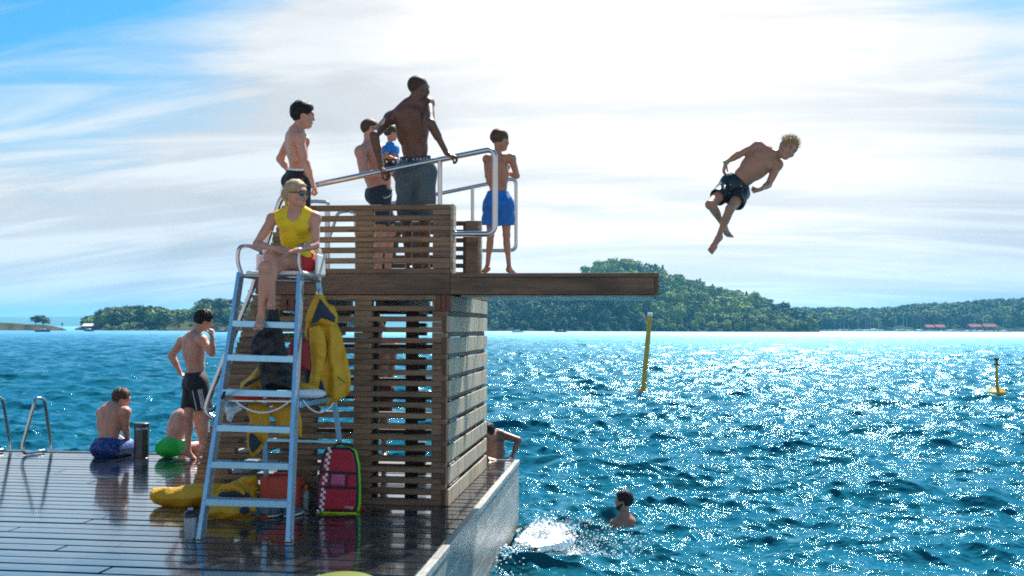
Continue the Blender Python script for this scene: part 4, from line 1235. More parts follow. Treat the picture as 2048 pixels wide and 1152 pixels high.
    def brows(s, mat):
        S = s.hs; at = lambda l, ff, uu: s.hc+s.hr*l*S+s.hf*ff*S+s.hu*uu*S
        for g in (1, -1):
            m_ = MB(); m_.tube([at(.012*g, .0975, .026), at(.028*g, .096, .031), at(.046*g, .083, .027)], [.0035*S, .0045*S, .002*S], 6); m_.build('eyebrow', mat, s.obj, smooth=True)
            m_ = MB(); m_.tube([at(.018*g, .094, .006), at(.031*g, .0955, .0095), at(.044*g, .088, .006)], [.0016*S, .0026*S, .0016*S], 5); m_.build('eyelashes', mat, s.obj, smooth=True)
        m_ = MB(); m_.tube([at(-.022, .0905, -.0555), at(-.008, .0965, -.0545), at(.008, .0965, -.0545), at(.022, .0905, -.0555)], [.002*S, .0040*S, .0040*S, .002*S], 6); m_.build('lips', M['lips'], s.obj, smooth=True)
    def eyes(s):
        S = s.hs
        for g in (1, -1):
            m_ = MB(); c = s.hc+s.hr*.031*g*S+s.hf*.0815*S+s.hu*.006*S; m_.lathe(c-s.hf*.0125*S, [(.001, 0), (.008*S, .004*S), (.0105*S, .010*S), (.0085*S, .017*S), (.004*S, .0205*S)], 12, s.hf)
            o = m_.build('eye', M['eye'], s.obj, smooth=True)
            m_ = MB(); m_.lathe(c+s.hf*.0065*S, [(.0052*S, 0), (.003*S, .0022*S)], 10, s.hf); m_.build('pupil', M['hair_black'], o, smooth=True)
    # -------------------------------------------------------------- clothes
    def shorts(s, mat, hem=.72, loose=.022, rise=.10, seed=0, flare=.012, name='shorts', wr=.0035, hl=None, tight=False):
        J = s.J; S = s.s; B = s.b; up, pf, pr, pe = s.up, s.pf, s.pr, J['pelvis']
        pts = [pe+up*.2*S, pe-up*.2*S] + [J[k] for k in ('hipR', 'hipL', 'knR', 'knL')]
        lo = np.min(pts, 0)-.22*S; hi = np.max(pts, 0)+.22*S
        F = SDF(lo, hi, s.h); w = wrinkle(wr*S, 30/S, seed) if wr else None
        cu = pe+up*rise*S
        T = J['neck']-pe
        F.ell(pe+up*.01*S, (pr, pf, up), (.150*S*B+loose*.75, .105*S*B+loose*.75, .13*S), .02*S, clip=[(cu, up)], wr=w)
        F.cone(pe, pe+up*(rise+.03)*S, .118*S*B+loose*.5, .112*S*B+loose*.5, .03*S, flat=[(pf, .84)], clip=[(cu, up)], wr=w)
        for sd, g in (('R', 1), ('L', -1)):
            F.ell(pe+pr*g*.066*S-pf*.055*S-up*.035*S, (pr, pf, up), (.078*S+loose*.7, .075*S+loose*.7, .09*S), .03*S, clip=[(cu, up)], wr=w)
            hp_, kn = J['hip'+sd], J['kn'+sd]; h_ = hl[sd] if hl else hem
            he = hp_+(kn-hp_)*h_; dn = unit(kn-hp_); b = B**.7*(1-.16*s.child)
            r0 = .083*S*b+loose; r1 = (.083+(.050-.083)*h_)*S*b+loose+flare
            F.cone(hp_, hp_+(kn-hp_)*(h_+.08), r0, r1, .03*S, clip=[(he, dn)], wr=w)
        for sd in 'RL':
            hp_, kn = J['hip'+sd], J['kn'+sd]; h_ = hl[sd] if hl else hem; b = B**.7*(1-.16*s.child)
            he = hp_+(kn-hp_)*h_; dn = unit(kn-hp_); r1 = (.083+(.050-.083)*h_)*S*b+loose+flare
            F.cone(he-dn*.05*S, he+dn*.04*S, r1-.020, r1-.011, .004, 'sub')
        V, Q = F.mesh(); o = link_mesh(name, V, Q, mat, s.obj, smooth=True); return o
    def top(s, mat, name='vest', loose=.012, hemz=-.02, sleeves=0, armhole=.052, neckr=.07, seed=3, scoop=.05):
        J = s.J; S = s.s; B = s.b; up, cf, cr, pe, ne = s.up, s.cf, s.cr, J['pelvis'], J['neck']; T = ne-pe; fem = s.sex == 'f'
        at = lambda t, l=0, f=0, u=0: pe+T*t+cr*l*S+cf*f*S+up*u*S
        pts = [pe, ne, J['shR'], J['shL'], J['elR'], J['elL']]; F = SDF(np.min(pts, 0)-.2*S, np.max(pts, 0)+.2*S, s.h)
        w = wrinkle(.003*S, 34/S, seed); q = loose
        cl = [(pe+up*hemz*S, -up)]
        F.ell(pe+up*.01*S, (cr, cf, up), (.150*S*B+q, .105*S*B+q, .125*S), .03*S, wr=w, clip=cl)
        F.ell(at(.34, 0, .004), (cr, cf, up), (.128*S*B*(.94 if fem else 1)+q, .095*S*B+q, .17*S), .05*S, wr=w, clip=cl)
        F.ell(at(.66), (cr, cf, up), (.155*S*B*(.9 if fem else 1)+q, .108*S*B+q, .175*S+q), .05*S, wr=w)
        F.ell(at(.88, 0, -.01), (cr, cf, up), (.135*S*B+q*.5, .080*S*B+q, .075*S+q), .04*S)
        for sd, g in (('R', 1), ('L', -1)):
            F.ell(at(.80, g*.070, .068), (cr, cf, up), (.068*S+q, .034*S*(1.5 if fem else 1)+q, .052*S+q), .03*S)
            F.cone(ne+cr*g*.035*S-up*.012*S, J['sh'+sd]-up*.004*S-cr*g*.0*S, .044*S+q, .047*S*B+q, .03*S)
            F.cone(at(.97, g*.03, -.025, .035), J['sh'+sd]-cr*g*.03*S+up*.012*S, .036*S+q, .030*S+q, .03*S)
            if sleeves: F.cone(J['sh'+sd], J['sh'+sd]+(J['el'+sd]-J['sh'+sd])*sleeves, .056*S+q, .050*S+q, .02*S, wr=w, clip=[(J['sh'+sd]+(J['el'+sd]-J['sh'+sd])*sleeves, unit(J['el'+sd]-J['sh'+sd]))])
            else: F.cone(J['sh'+sd]-cr*g*.006*S+up*.01*S, J['sh'+sd]+(J['el'+sd]-J['sh'+sd])*.6-cr*g*.0, armhole*S+q*.6, .05*S+q, .006, 'sub'); F.ell(J['sh'+sd]+cr*g*.03*S, (cr, cf, up), (.045*S, .12*S, .09*S), .01, 'sub')
        F.ell(ne+up*.035*S+cf*.055*S, (cr, cf, up), (neckr*S, .085*S, (.05+scoop)*S), .008, 'sub')
        F.ell(ne+up*.05*S-cf*.03*S, (cr, cf, up), (neckr*S, .08*S, .055*S), .008, 'sub')
        V, Q = F.mesh(); return link_mesh(name, V, Q, mat, s.obj, smooth=True)

# ------------------------------------------------------------------ the people
M['shorts_black'] = cloth('black shorts', (.012, .014, .020), .8)
M['shorts_navy'] = cloth('navy shorts', (.014, .026, .052), .8)
M['shorts_grey'] = cloth('grey jersey shorts', (.070, .105, .130), .95, .15, .5)
M['shorts_blue'] = cloth('bright blue shorts', (.006, .14, .50), .7)
M['shorts_teal'] = cloth('wet dark teal shorts', (.006, .035, .055), .4)
M['trunks_green'] = cloth('bright green trunks', (.015, .50, .05), .6)
M['shorts_maroon'] = cloth('maroon shorts', (.10, .015, .02), .8)
def pattern_extra(nt, v, c):
    k = noise(nt, v, 24, 2, .5, 1.0); return mixc(nt, ramp(nt, k, [(.60, (0,0,0)), (.63, (1,1,1))]), c, (.06, .20, .42))
M['shorts_print'] = cloth('patterned blue shorts', (.005, .030, .20), .6, extra=pattern_extra)
M['vest_yellow'] = cloth('yellow vest', (.80, .54, .008), .75, .08)
M['shorts_red'] = cloth('red shorts', (.50, .010, .012), .7)
M['white_trim'] = plain('white cord', (.7, .74, .8), .6)
M['waistband'] = plain('navy elastic', (.010, .022, .065), .7)
M['shoe_dark'] = plain('dark shoe', (.02, .028, .035), .7)
M['shirt_blue'] = cloth('toddler blue shirt', (.010, .20, .60), .8)

def ptag(P, label, group=None): tag(P.obj, label, 'person', group)
def band(P, mat, z0, z1, r=.010, name='waistband', tw=0):
    """an elastic band round the waist, following the hips"""
    S = P.s; pe = P.J['pelvis']; up = P.up; mb = MB(); n = 40; v = []; f = []
    for k in range(n):
        a = 2*math.pi*k/n
        e = P.pr*math.cos(a)*(.1415*S*P.b+r)+P.pf*math.sin(a)*(.104*S*P.b+r)
        for (z, o) in ((z0, 0), (z1, 0), (z1, .005), (z0, .005)): v.append(pe+up*z*S+e*(1+o*6))
    for k in range(n):
        for j in range(4): f.append((k*4+j, k*4+(j+1)%4, ((k+1)%n)*4+(j+1)%4, ((k+1)%n)*4+j))
    mb.add(v, f); return mb.build(name, mat, P.obj, smooth=True)
def text_on(P_, s, c, right, upv, size, mat, parent, name='lettering', ext=.0008):
    cu = bpy.data.curves.new(name, 'FONT'); cu.body = s; cu.size = size; cu.align_x = 'CENTER'; cu.align_y = 'CENTER'; cu.extrude = ext; cu.resolution_u = 2
    o = bpy.data.objects.new(name, cu); COL.objects.link(o)
    r = Vector(right).normalized(); u = Vector(upv); u = (u-r*u.dot(r)).normalized(); n = r.cross(u)
    mw = Matrix((r, u, n)).transposed().to_4x4(); mw.translation = Vector(c)
    dg = bpy.context.evaluated_depsgraph_get(); dg.update(); me = bpy.data.meshes.new_from_object(o.evaluated_get(dg)); bpy.data.objects.remove(o)
    V = [mw @ v.co for v in me.vertices]; F = [tuple(p.vertices) for p in me.polygons]
    return link_mesh(name, V, F, mat, parent)

# 1 tall man at the rail
P = Person(1.86, 9.32, (832, 338), (823, 208), ((837, 178), (.78, .60, -.05), (.06, .0, 1)), 12, 18, lean=0, build=.97)
J = P.J
P.arm('L', (748, 271), (762, 336), (776, 349), se=-1, sw=-.2, sh=-.3, shpx=(781, 236))
P.arm('R', (861, 246), (893, 306), (912, 314), se=-1, sw=-.3, sh=0, shpx=(856, 207))
P.leg('L', (812, 440), (818, 533), (812, 537), sk=-.3, sa=.3, st=1)
P.leg('R', (850, 440), (852, 533), (866, 536), sk=-.3, sa=.3, st=1)
P.flesh({'L': dict(palm=(.1, .2, -1), curl=.75, thumb=(0, -1, 0)), 'R': dict(palm=(0, .2, -1), curl=.75, thumb=(0, -1, 0))}, mat=M['skin_dark'])
ptag(P, 'tall dark skinned man in grey shorts leaning both hands on the front handrail')
P.hair(hairmat('shaved scalp', (.060, .034, .026)), thick=.0012, shag=.0002, low=-.040, front=.055)
P.shorts(M['shorts_grey'], hem=.93, loose=.022, rise=.085, seed=2, flare=.010, wr=.009)
bnd = band(P, M['waistband'], .070, .115, .002)
for i, ch in enumerate('RE F ROBER'):
    if ch == ' ': continue
    a = math.radians(90+P.s*0-58+i*13.0); pe = P.J['pelvis']
    n_ = -P.pf*math.sin(a)+P.pr*(-math.cos(a))
    e = (P.pr*(-math.cos(a))*(.1415*P.s*P.b+.0065)-P.pf*math.sin(a)*(.104*P.s*P.b+.0065))
    tang = np.cross(P.up, n_)
    text_on(P, ch, pe+P.up*.0925*P.s+e*1.025, tang, P.up, .032, M['white_trim'], bnd)

# 2 teenager at the head of the steps
P = Person(1.74, 9.15, (596, 356), (594, 263), ((606, 232), (.97, .18, -.10), (.10, .0, 1)), 62, 66, lean=0, build=.86)
P.arm('R', (611, 325), (626, 368), (634, 386), se=-.5, sw=-.4, sh=0, shpx=(599, 277))
P.arm('L', (560, 317), (580, 346), (592, 352), se=.6, sw=-.4, sh=0, shpx=(583, 275))
P.leg('R', (602, 452), (592, 545), (610, 548), sk=.3, sa=-.3); P.leg('L', (588, 450), (582, 545), (598, 548), sk=0, sa=0)
P.flesh({'R': dict(palm=(-.8, 0, -.3), curl=1.15, thumb=(.5, -.3, -.4)), 'L': dict(palm=(.8, .2, -.2), curl=.7)}, mat=M['skin_pale'])
ptag(P, 'dark haired bare chested teenager in black shorts standing behind the lifeguard')
P.hair(M['hair_black'], thick=.018, shag=.006, tufts=800, tl=.035, front=.060, low=-.060, top=.006, rough_seed=4); P.eyes(); P.brows(M['hair_black'])
P.shorts(M['shorts_black'], hem=.85, loose=.022, rise=.07, seed=5); band(P, M['white_trim'], .066, .092, .006, 'underwear_band')

# 3 bald man with the child on his arm
P = Person(1.83, 10.75, (758, 384), (742, 286), ((741, 260), (.93, .36, -.05), (.04, 0, 1)), 70, 62, lean=0, build=1.12)
P.arm('R', (727, 347), (768, 352), (786, 349), se=-.6, sw=-.3, sh=.3, shpx=(722, 304))
P.arm('L', (772, 345), (795, 338), (806, 334), se=.6, sw=.3, sh=0, shpx=(764, 300))
P.leg('R', (760, 462), (757, 540), (772, 542), sk=-.3, sa=.3); P.leg('L', (780, 462), (776, 540), (790, 542), sk=0, sa=0)
P.flesh({'R': dict(palm=(0, .1, 1), curl=.45, thumb=(0, -1, .2)), 'L': dict(palm=(-.3, 0, 1), curl=.5)}, mat=M['skin_pale'], belly=.028)
ptag(P, 'shaven headed man in dark shorts and sunglasses holding a toddler')
P.hair(M['hair_midbrown'], thick=.0025, shag=.0006, front=.052, low=-.05)
P.shorts(M['shorts_navy'], hem=.85, loose=.022, rise=.05, seed=7)
def glasses(P, lens=.021):
    S = P.hs; at = lambda l, f, u: P.hc+P.hr*l*S+P.hf*f*S+P.hu*u*S
    m_ = MB()
    for g in (1, -1):
        m_.tube([at(.064*g, .088, .012), at(.078*g, .045, .012), at(.081*g, -.004, .010), at(.079*g, -.018, -.006)], [.0042*S, .0042*S, .0035*S, .003*S], 6)
        pts = [at((.033+.027*math.cos(a))*g, .106-.008*abs(math.cos(a)), .006+.021*math.sin(a)) for a in np.linspace(0, 2*math.pi, 17)]; m_.tube(pts, .0034*S, 6)
    m_.tube([at(-.012, .108, .012), at(.012, .108, .012)], .0032*S, 6)
    o = m_.build('sunglasses', M['black_rubber'], P.obj, smooth=True)
    for g in (1, -1):
        m_ = MB(); m_.lathe(at(.033*g, .103, .006), [(.001, .0035*S), (.018*S, .002*S), (.0255*S, -.002*S), (.020*S, -.004*S)], 18, P.hf*1.0+P.hr*g*.25); m_.build('lens', M['dark_lens'], o, smooth=True)
glasses(P)

# 4 toddler on his arm
P = Person(.88, 10.45, (784, 331), (781, 290), ((782, 267), (.86, .42, -.12), (.02, 0, 1)), 60, 60, lean=0, build=1.15, head_s=1.42, child=1, h=.0052)
P.arm('R', (774, 313), (787, 316), (794, 317), se=-.8, sw=0, sh=0, shpx=(772, 297)); P.arm('L', (794, 312), (796, 320), (797, 322), se=.5, sw=0, shpx=(791, 297))
P.leg('R', (774, 354), (778, 382), (767, 391), sk=-1, sa=.5, st=-.6); P.leg('L', (790, 352), (800, 376), (806, 384), sk=.7, sa=0, st=0)
P.flesh({'R': dict(palm=(0, .2, -1), curl=.6, scale=1.15), 'L': dict(palm=(0, -.2, -1), curl=.6, scale=1.15)}, mat=M['skin_pale'])
ptag(P, 'toddler in a bright blue top carried on the shaven headed man\'s arm')
P.hair(M['hair_midbrown'], thick=.014, shag=.005, tufts=260, tl=.03, front=.060, low=-.045); P.eyes()
P.top(M['shirt_blue'], 'shirt', .012, -.02, sleeves=.55, neckr=.05, scoop=-.01)
P.shorts(M['shorts_navy'], hem=.45, loose=.016, rise=.09, seed=4)
TODD = P
m_ = MB()
for sd in 'RL':
    a, t = P.J['an'+sd], P.J['toe'+sd]; d = unit(t-a); so = unit(P.J['an'+sd]-P.J['kn'+sd]); so = unit(so-d*(so@d))
    F = SDF(a-.12, a+.12, .005); lt = np.cross(d, so)
    F.ell(a+so*.012+d*.020, (d, so, lt), (.066, .032, .029), .01); F.cone(a-so*.01, a+so*.01, .024, .026, .01)
    V, Q_ = F.mesh(); sh_ = link_mesh('shoe', V, Q_, M['shoe_dark'], P.obj, smooth=True)
    F = SDF(a-.12, a+.12, .005); F.ell(a+so*.036+d*.020, (d, so, lt), (.069, .010, .032), .004); V, Q_ = F.mesh(); link_mesh('sole', V, Q_, M['white_trim'], sh_, smooth=True)
# the toy digger
c = atd(781, 321, 10.36); toy = empty('toy_truck', c, 'orange toy truck with a big dark wheel in the toddler\'s hands', 'toy')
M['toy_orange'] = plain('orange plastic', (.72, .13, .01), .35, 0, .05)
m_ = MB(); X = Vector(CR); Y_ = Vector(CF)
m_.obox(Vector(c)+Vector((0,0,.01)), X, Y_, .065, .03, .022, .006); m_.obox(Vector(c)+X*.028+Vector((0,0,.045)), X, Y_, .028, .027, .026, .006); m_.obox(Vector(c)-X*.035+Vector((0,0,.038)), X*.96+Vector((0,0,.25)), Y_, .035, .028, .012, .004)
m_.build('truck_body', M['toy_orange'], toy)
for k in (-.035, .035):
    m_ = MB(); m_.lathe(Vector(c)+X*k-Y_*.045+Vector((0,0,-.018)), [(.018, 0), (.031, .004), (.031, .02), (.018, .024)], 18, Y_); w_ = m_.build('wheel', M['black_rubber'], toy, smooth=True)
    m_ = MB(); m_.lathe(Vector(c)+X*k-Y_*.047+Vector((0,0,-.018)), [(.012, 0), (.014, .004)], 12, Y_); m_.build('hub', M['hull_white'], w_)

# 5 boy in blue shorts on the platform
P = Person(1.38, 9.42, (997, 402), (995, 318), ((1000, 281), (.78, .62, -.12), (.02, .05, 1)), 20, 24, lean=0, build=.94, head_s=1.13, child=.6)
P.arm('R', (1034, 352), (1010, 345), (998, 340), se=.2, sw=1, sh=1, shpx=(1023, 316)); P.arm('L', (975, 352), (992, 343), (1002, 340), se=1, sw=1, sh=0, shpx=(974, 318))
P.leg('L', (981, 470), (975, 533), (964, 537), sk=0, sa=0, st=1); P.leg('R', (1013, 470), (1018, 535), (1030, 539), sk=0, sa=0, st=1)
P.flesh({'R': dict(palm=(-.2, -1, 0), curl=.3), 'L': dict(palm=(.2, -1, 0), curl=.3)}, mat=M['skin_boy'])
ptag(P, 'boy in bright blue shorts standing with folded arms on the jumping platform')
P.hair(M['hair_midbrown'], thick=.012, shag=.0035, tufts=700, tl=.022, front=.055, low=-.035)
P.shorts(M['shorts_blue'], hem=.70, loose=.028, rise=.125, seed=8, flare=.016, wr=.007)
BOY = P

# 6 jumping boy in mid-air
P = Person(1.52, 9.3, (1468, 372), (1540, 305), ((1574, 299), (.22, -.93, -.30), (.62, -.1, .74)), 180, 180, lean=-.1, build=.95, head_s=1.06, child=.35)
P.hsgn = -.3
P.arm('R', (1478, 309), (1452, 325), (1447, 341), se=-.1, sw=.2, sh=0, shpx=(1516, 292)); P.arm('L', (1537, 369), (1523, 378), (1515, 381), se=-.3, sw=-1, sh=0, shpx=(1556, 329))
P.leg('R', (1420, 409), (1449, 453), (1462, 465), sk=-1, sa=.9, st=.7, hip=(1453, 378)); P.leg('L', (1460, 418), (1436, 476), (1418, 498), sk=-1, sa=.3, st=-.3, hip=(1484, 386))
P.flesh({'R': dict(palm=(1, 0, .2), curl=.40, thumb=(.6, -.6, 0)), 'L': dict(palm=(.2, 0, 1), curl=1.2, thumb=(0, -.6, .6))}, mat=M['skin_boy'])
ptag(P, 'boy in dark shorts leaping sideways through the air off the platform')
P.hair(M['hair_redblond'], thick=.012, shag=.004, tufts=0, front=.06, low=-.04, name='hair')
JUMP = P
mbv = MB(); R_ = np.random.RandomState(9)
for _ in range(900):
    d = R_.normal(size=3); d[2] = abs(d[2]); d /= np.linalg.norm(d)
    if d[1] > .8: continue
    S = P.hs; p = P.hc+P.hr*d[0]*.078*S+P.hf*(-.012+d[1]*.098)*S+P.hu*(.034+d[2]*.09)*S; out = unit(P.hr*d[0]+P.hf*d[1]+P.hu*d[2])
    blow = frame(.05, 0, 1.0) if R_.rand() < .7 else frame(.8, 0, .45)
    dr = unit(out*.5+blow*1.0+R_.normal(size=3)*.20); L = R_.uniform(.014, .058)
    if out@frame(0, 0, 1) < -.2: L *= .5
    m2 = p+dr*L*.55+R_.normal(size=3)*.003; mbv.tube([p-dr*.008, m2, m2+unit(dr+R_.normal(size=3)*.25)*L*.5], [.0021, .0016, .0004], 3)
mbv.build('windblown_locks', M['hair_blond'], P.hairo, smooth=True); P.brows(M['hair_midbrown'])
def spots_extra(nt, v, c):
    k = noise(nt, v, 60, 1, .5); return mixc(nt, ramp(nt, k, [(.74, (0,0,0)), (.76, (1,1,1))]), c, (.7, .7, .7))
M['shorts_spots'] = cloth('wet dark shorts with pale flecks', (.002, .012, .020), .45, extra=spots_extra)
P.shorts(M['shorts_spots'], hem=.56, loose=.018, rise=.10, seed=10, flare=.014, wr=.009)
mb = MB(); q = P.J['wrR']; d = unit(P.J['haR']-q); mb.lathe(q-d*.008, [(.027, 0), (.029, .004), (.029, .018), (.027, .022)], 16, d); mb.build('wristband', plain('green wristband', (.10, .35, .12), .5), P.obj, smooth=True)

# 7 man standing by the steps, eating
P = Person(1.80, 12.10, (392, 762), (387, 671), ((408, 643), (.90, .38, -.28), (.20, .05, 1)), 52, 44, lean=0, build=1.10)
P.arm('L', (343, 711), (361, 747), (369, 752), se=.3, sw=-.3, sh=0, shpx=(365, 683)); P.arm('R', (424, 706), (424, 676), (425, 662), se=-.4, sw=-.6, sh=0, shpx=(404, 680))
P.leg('L', (378, 832), (376, 902), (388, 908), sk=-.3, sa=.3, st=.2); P.leg('R', (411, 832), (410, 900), (424, 905), sk=.3, sa=0, st=0)
P.flesh({'L': dict(palm=(.9, 0, .2), curl=.7), 'R': dict(palm=(-.9, .1, .1), curl=1.05, thumb=(-.3, 0, .8))}, mat=M['skin_pale'])
ptag(P, 'dark haired man in black striped shorts standing with a hand at his mouth')
P.hair(M['hair_black'], thick=.022, shag=.007, tufts=800, tl=.04, front=.058, low=-.045, top=.012, rough_seed=6); P.eyes(); P.brows(M['hair_black'])
P.shorts(M['shorts_black'], hem=.78, loose=.026, rise=.10, seed=11, flare=.02, wr=.006)
def leg_stripe(P, sd, offs, mat, f0=.15, f1=.74, name='side_stripe', out=1):
    J = P.J; hp_, kn = J['hip'+sd], J['kn'+sd]; d = unit(kn-hp_); g = 1 if sd == 'R' else -1
    for o in offs:
        n = unit(P.pr*g*out*1.0+P.pf*o); pts = []
        for t in np.linspace(f0, f1, 8):
            r = (.083+(.050-.083)*t)*P.s*P.b**.7+.028+.02*t/.8+.0015; pts.append(Vector(hp_+(kn-hp_)*t+unit(n-d*(n@d))*r))
        m_ = MB(); m_.tube(pts, .0055, 6); m_.build(name, mat, P.obj, smooth=True)
leg_stripe(P, 'R', (-.62, -.42, -.22), M['white_trim']); leg_stripe(P, 'R', (-2.6,), M['white_trim'], name='piping')

# 8 seated man in patterned blue shorts
P = Person(1.80, 12.22, (213, 893), (226, 812), ((243, 799), (.93, .30, -.22), (.12, .1, 1)), 28, 20, lean=.25, build=1.08)
P.arm('R', (251, 857), (256, 882), (262, 888), se=.3, sw=.8, sh=.5, shpx=(251, 824)); P.arm('L', (212, 850), (236, 872), (244, 876), se=1, sw=.6, sh=0, shpx=(203, 826))
P.leg('R', (262, 893), (268, 950), (275, 955), sk=.9, sa=.2, st=.5); P.leg('L', (232, 886), (238, 945), (245, 950), sk=1, sa=.2, st=.5)
P.flesh({'R': dict(palm=(-.3, 0, -1), curl=.5), 'L': dict(palm=(0, 0, -1), curl=.5)}, mat=M['skin_pale'])
ptag(P, 'man in patterned blue shorts sitting on the deck edge left of the bollard')
P.hair(M['hair_midbrown'], thick=.017, shag=.006, tufts=700, tl=.03, front=.06, low=-.045, top=.008, rough_seed=8)
P.shorts(M['shorts_print'], hem=.86, loose=.030, rise=.085, seed=12, flare=.018, wr=.006)

# 9 seated man in green trunks, bent forward
P = Person(1.78, 12.25, (340, 894), (368, 826), ((390, 812), (.75, .45, -.55), (.45, .45, .75)), 34, 40, lean=.45, build=.98)
P.arm('R', (398, 852), (402, 888), (404, 899), se=.1, sw=.3, sh=0, shpx=(391, 822)); P.arm('L', (350, 850), (366, 880), (372, 886), se=1, sw=.6, sh=0, shpx=(352, 836))
P.leg('R', (392, 892), (396, 950), (402, 955), sk=.6, sa=.3, st=.5); P.leg('L', (364, 888), (370, 945), (376, 950), sk=1, sa=.2, st=.5)
P.flesh({'R': dict(palm=(-.6, 0, -1), curl=.3), 'L': dict(palm=(0, 0, -1), curl=.3)}, mat=M['skin_pale'])
ptag(P, 'man in bright green trunks sitting bent forward on the deck edge')
P.hair(M['hair_brown'], thick=.014, shag=.004, tufts=250, tl=.025)
P.shorts(M['trunks_green'], hem=.50, loose=.014, rise=.075, seed=13, flare=.006, wr=.003)

# 10 climber with inked arm at the deck corner
P = Person(1.80, 12.42, (985, 962), (985, 868), ((975, 866), (-.30, -.80, -.55), (-.10, -.55, .80)), 172, 176, lean=-.2, build=1.0)
P.hsgn = -1
P.arm('L', (1037, 880), (1024, 916), (1012, 921), se=-.3, sw=-1, sh=-.6, shpx=(999, 868)); P.arm('R', (952, 905), (975, 917), (988, 920), se=-.5, sw=-.8, sh=-.2, shpx=(962, 878))
P.leg('R', (975, 1050), (975, 1110), (975, 1125)); P.leg('L', (998, 1050), (998, 1110), (998, 1125))
ax = (float(CR[0]), float(CR[1]), 0.0); x0 = float(P.J['shL']@np.array(ax))
M['skin_tattoo'] = skin('inked tanned skin', (.38, .185, .12), tattoo=(x0-.03, x0+3, ax))
P.flesh({'L': dict(palm=(-.2, .2, -1), curl=.12, thumb=(-1, -.2, 0)), 'R': dict(palm=(.2, .1, -1), curl=.12)}, mat=M['skin_tattoo'])
ptag(P, 'man with a dark inked sleeve pushing himself up onto the deck corner')
P.hair(M['hair_black'], thick=.014, shag=.004, tufts=700, tl=.028, front=.07, low=-.04)
P.shorts(M['shorts_black'], hem=.6, rise=.08)

# 11 bearded swimmer
P = Person(1.80, 12.55, (1250, 1118), (1248, 1026), ((1247, 996), (-.96, .22, -.02), (-.02, 0, 1)), -10, -25, lean=.2, build=1.0)
P.arm('L', (1222, 1068), (1195, 1072), (1180, 1070), se=.5, sw=0, shpx=(1229, 1041)); P.arm('R', (1290, 1058), (1312, 1062), (1325, 1060), se=.5, sw=0, shpx=(1268, 1040))
P.leg('R', (1262, 1200), (1262, 1280), (1270, 1290)); P.leg('L', (1240, 1200), (1238, 1280), (1245, 1290))
P.flesh({}, mat=M['skin_mid'])
ptag(P, 'bearded dark haired man swimming upright with his shoulders out of the water')
P.hair(M['hair_black'], thick=.020, shag=.005, tufts=380, tl=.024, front=.055, low=-.06, top=.006)
S = P.hs; F = SDF(P.hc-.16*S, P.hc+.16*S, .005); at = lambda l, ff, uu: P.hc+P.hr*l*S+P.hf*ff*S+P.hu*uu*S; w_ = wrinkle(.003, 90, 2)
F.ell(at(0, .050, -.082), (P.hr, P.hf, P.hu), (.044*S, .046*S, .036*S), .02*S, wr=w_)
for g in (1, -1): F.cone(at(.060*g, .010, -.030), at(.034*g, .058, -.075), .018*S, .026*S, .02*S, wr=w_)
F.ell(at(0, .112, -.052), (P.hr, P.hf, P.hu), (.030*S, .018*S, .010*S), .005*S, 'sub')
V, Q_ = F.mesh(); link_mesh('beard', V, Q_, M['hair_black'], P.obj, smooth=True)
P.shorts(M['shorts_black'], hem=.6, rise=.08); P.obj.location.z -= .04

# 12 bather standing behind the tower, seen through the slats
P = Person(1.76, 12.05, (757, 775), (756, 684), ((757, 650), (.2, -.9, -.1), (0, 0, 1)), 165, 165, lean=0)
P.arm('R', (735, 735), (742, 775), (745, 785), se=0, sw=0); P.arm('L', (783, 735), (778, 775), (776, 785), se=0, sw=0)
P.leg('R', (745, 845), (744, 906), (742, 912), st=-1); P.leg('L', (768, 845), (768, 906), (770, 912), st=-1)
P.flesh({}, mat=M['skin_mid']); ptag(P, 'bather in maroon shorts half hidden behind the tower slats')
P.hair(M['hair_brown'], thick=.016, shag=.005, tufts=200, tl=.03); P.shorts(M['shorts_maroon'], hem=.8, rise=.09, seed=3)

# 13 the lifeguard
P = Person(1.70, 8.42, (592, 520), (592, 424), ((592, 388), (.86, -.50, -.06), (-.06, -.05, 1)), 176, 184, lean=-.55, build=.98, sex='f', h=.0058)
P.arm('R', (513, 489), (551, 497), (572, 503), se=-.3, sw=-1, sh=-.3, shpx=(546, 437)); P.arm('L', (631, 490), (598, 500), (578, 502), se=-.4, sw=-.9, sh=-.2, shpx=(630, 436))
P.leg('L', (541, 514), (544, 592), (538, 612), sk=-1, sa=-.15, st=-1, hip=(610, 528)); P.leg('R', (530, 536), (522, 632), (514, 654), sk=-1, sa=.25, st=-1, hip=(574, 530))
P.flesh({'R': dict(palm=(.4, .6, -.6), curl=.5, thumb=(0, -.3, 1)), 'L': dict(palm=(0, .5, -1), curl=.35, thumb=(0, -.3, 1))}, mat=M['skin_pale'])
ptag(P, 'blonde lifeguard in yellow vest and red shorts seated on the tall chair')
P.hair(M['hair_blond'], thick=.013, shag=.003, tufts=900, tl=.040, front=.055, low=-.055, rough_seed=12, tdir=(-.85, .3, -.75), tw=.0020, lift=.04)
F = SDF(P.hc-.28, P.hc+.28, .006); S = P.hs; at = lambda l, ff, uu: P.hc+P.hr*l*S+P.hf*ff*S+P.hu*uu*S; w_ = wrinkle(.005, 70, 5)
F.ell(at(0, -.125, .000), (P.hr, P.hf, P.hu), (.042*S, .040*S, .046*S), .02, wr=w_)
F.cone(at(.0, -.115, -.02), at(-.02, -.105, -.125), .034*S, .014*S, .02, wr=w_)
V, Q_ = F.mesh(); po = link_mesh('ponytail', V, Q_, M['hair_blond'], P.hairo, smooth=True)
mbv = MB(); R_ = np.random.RandomState(21)
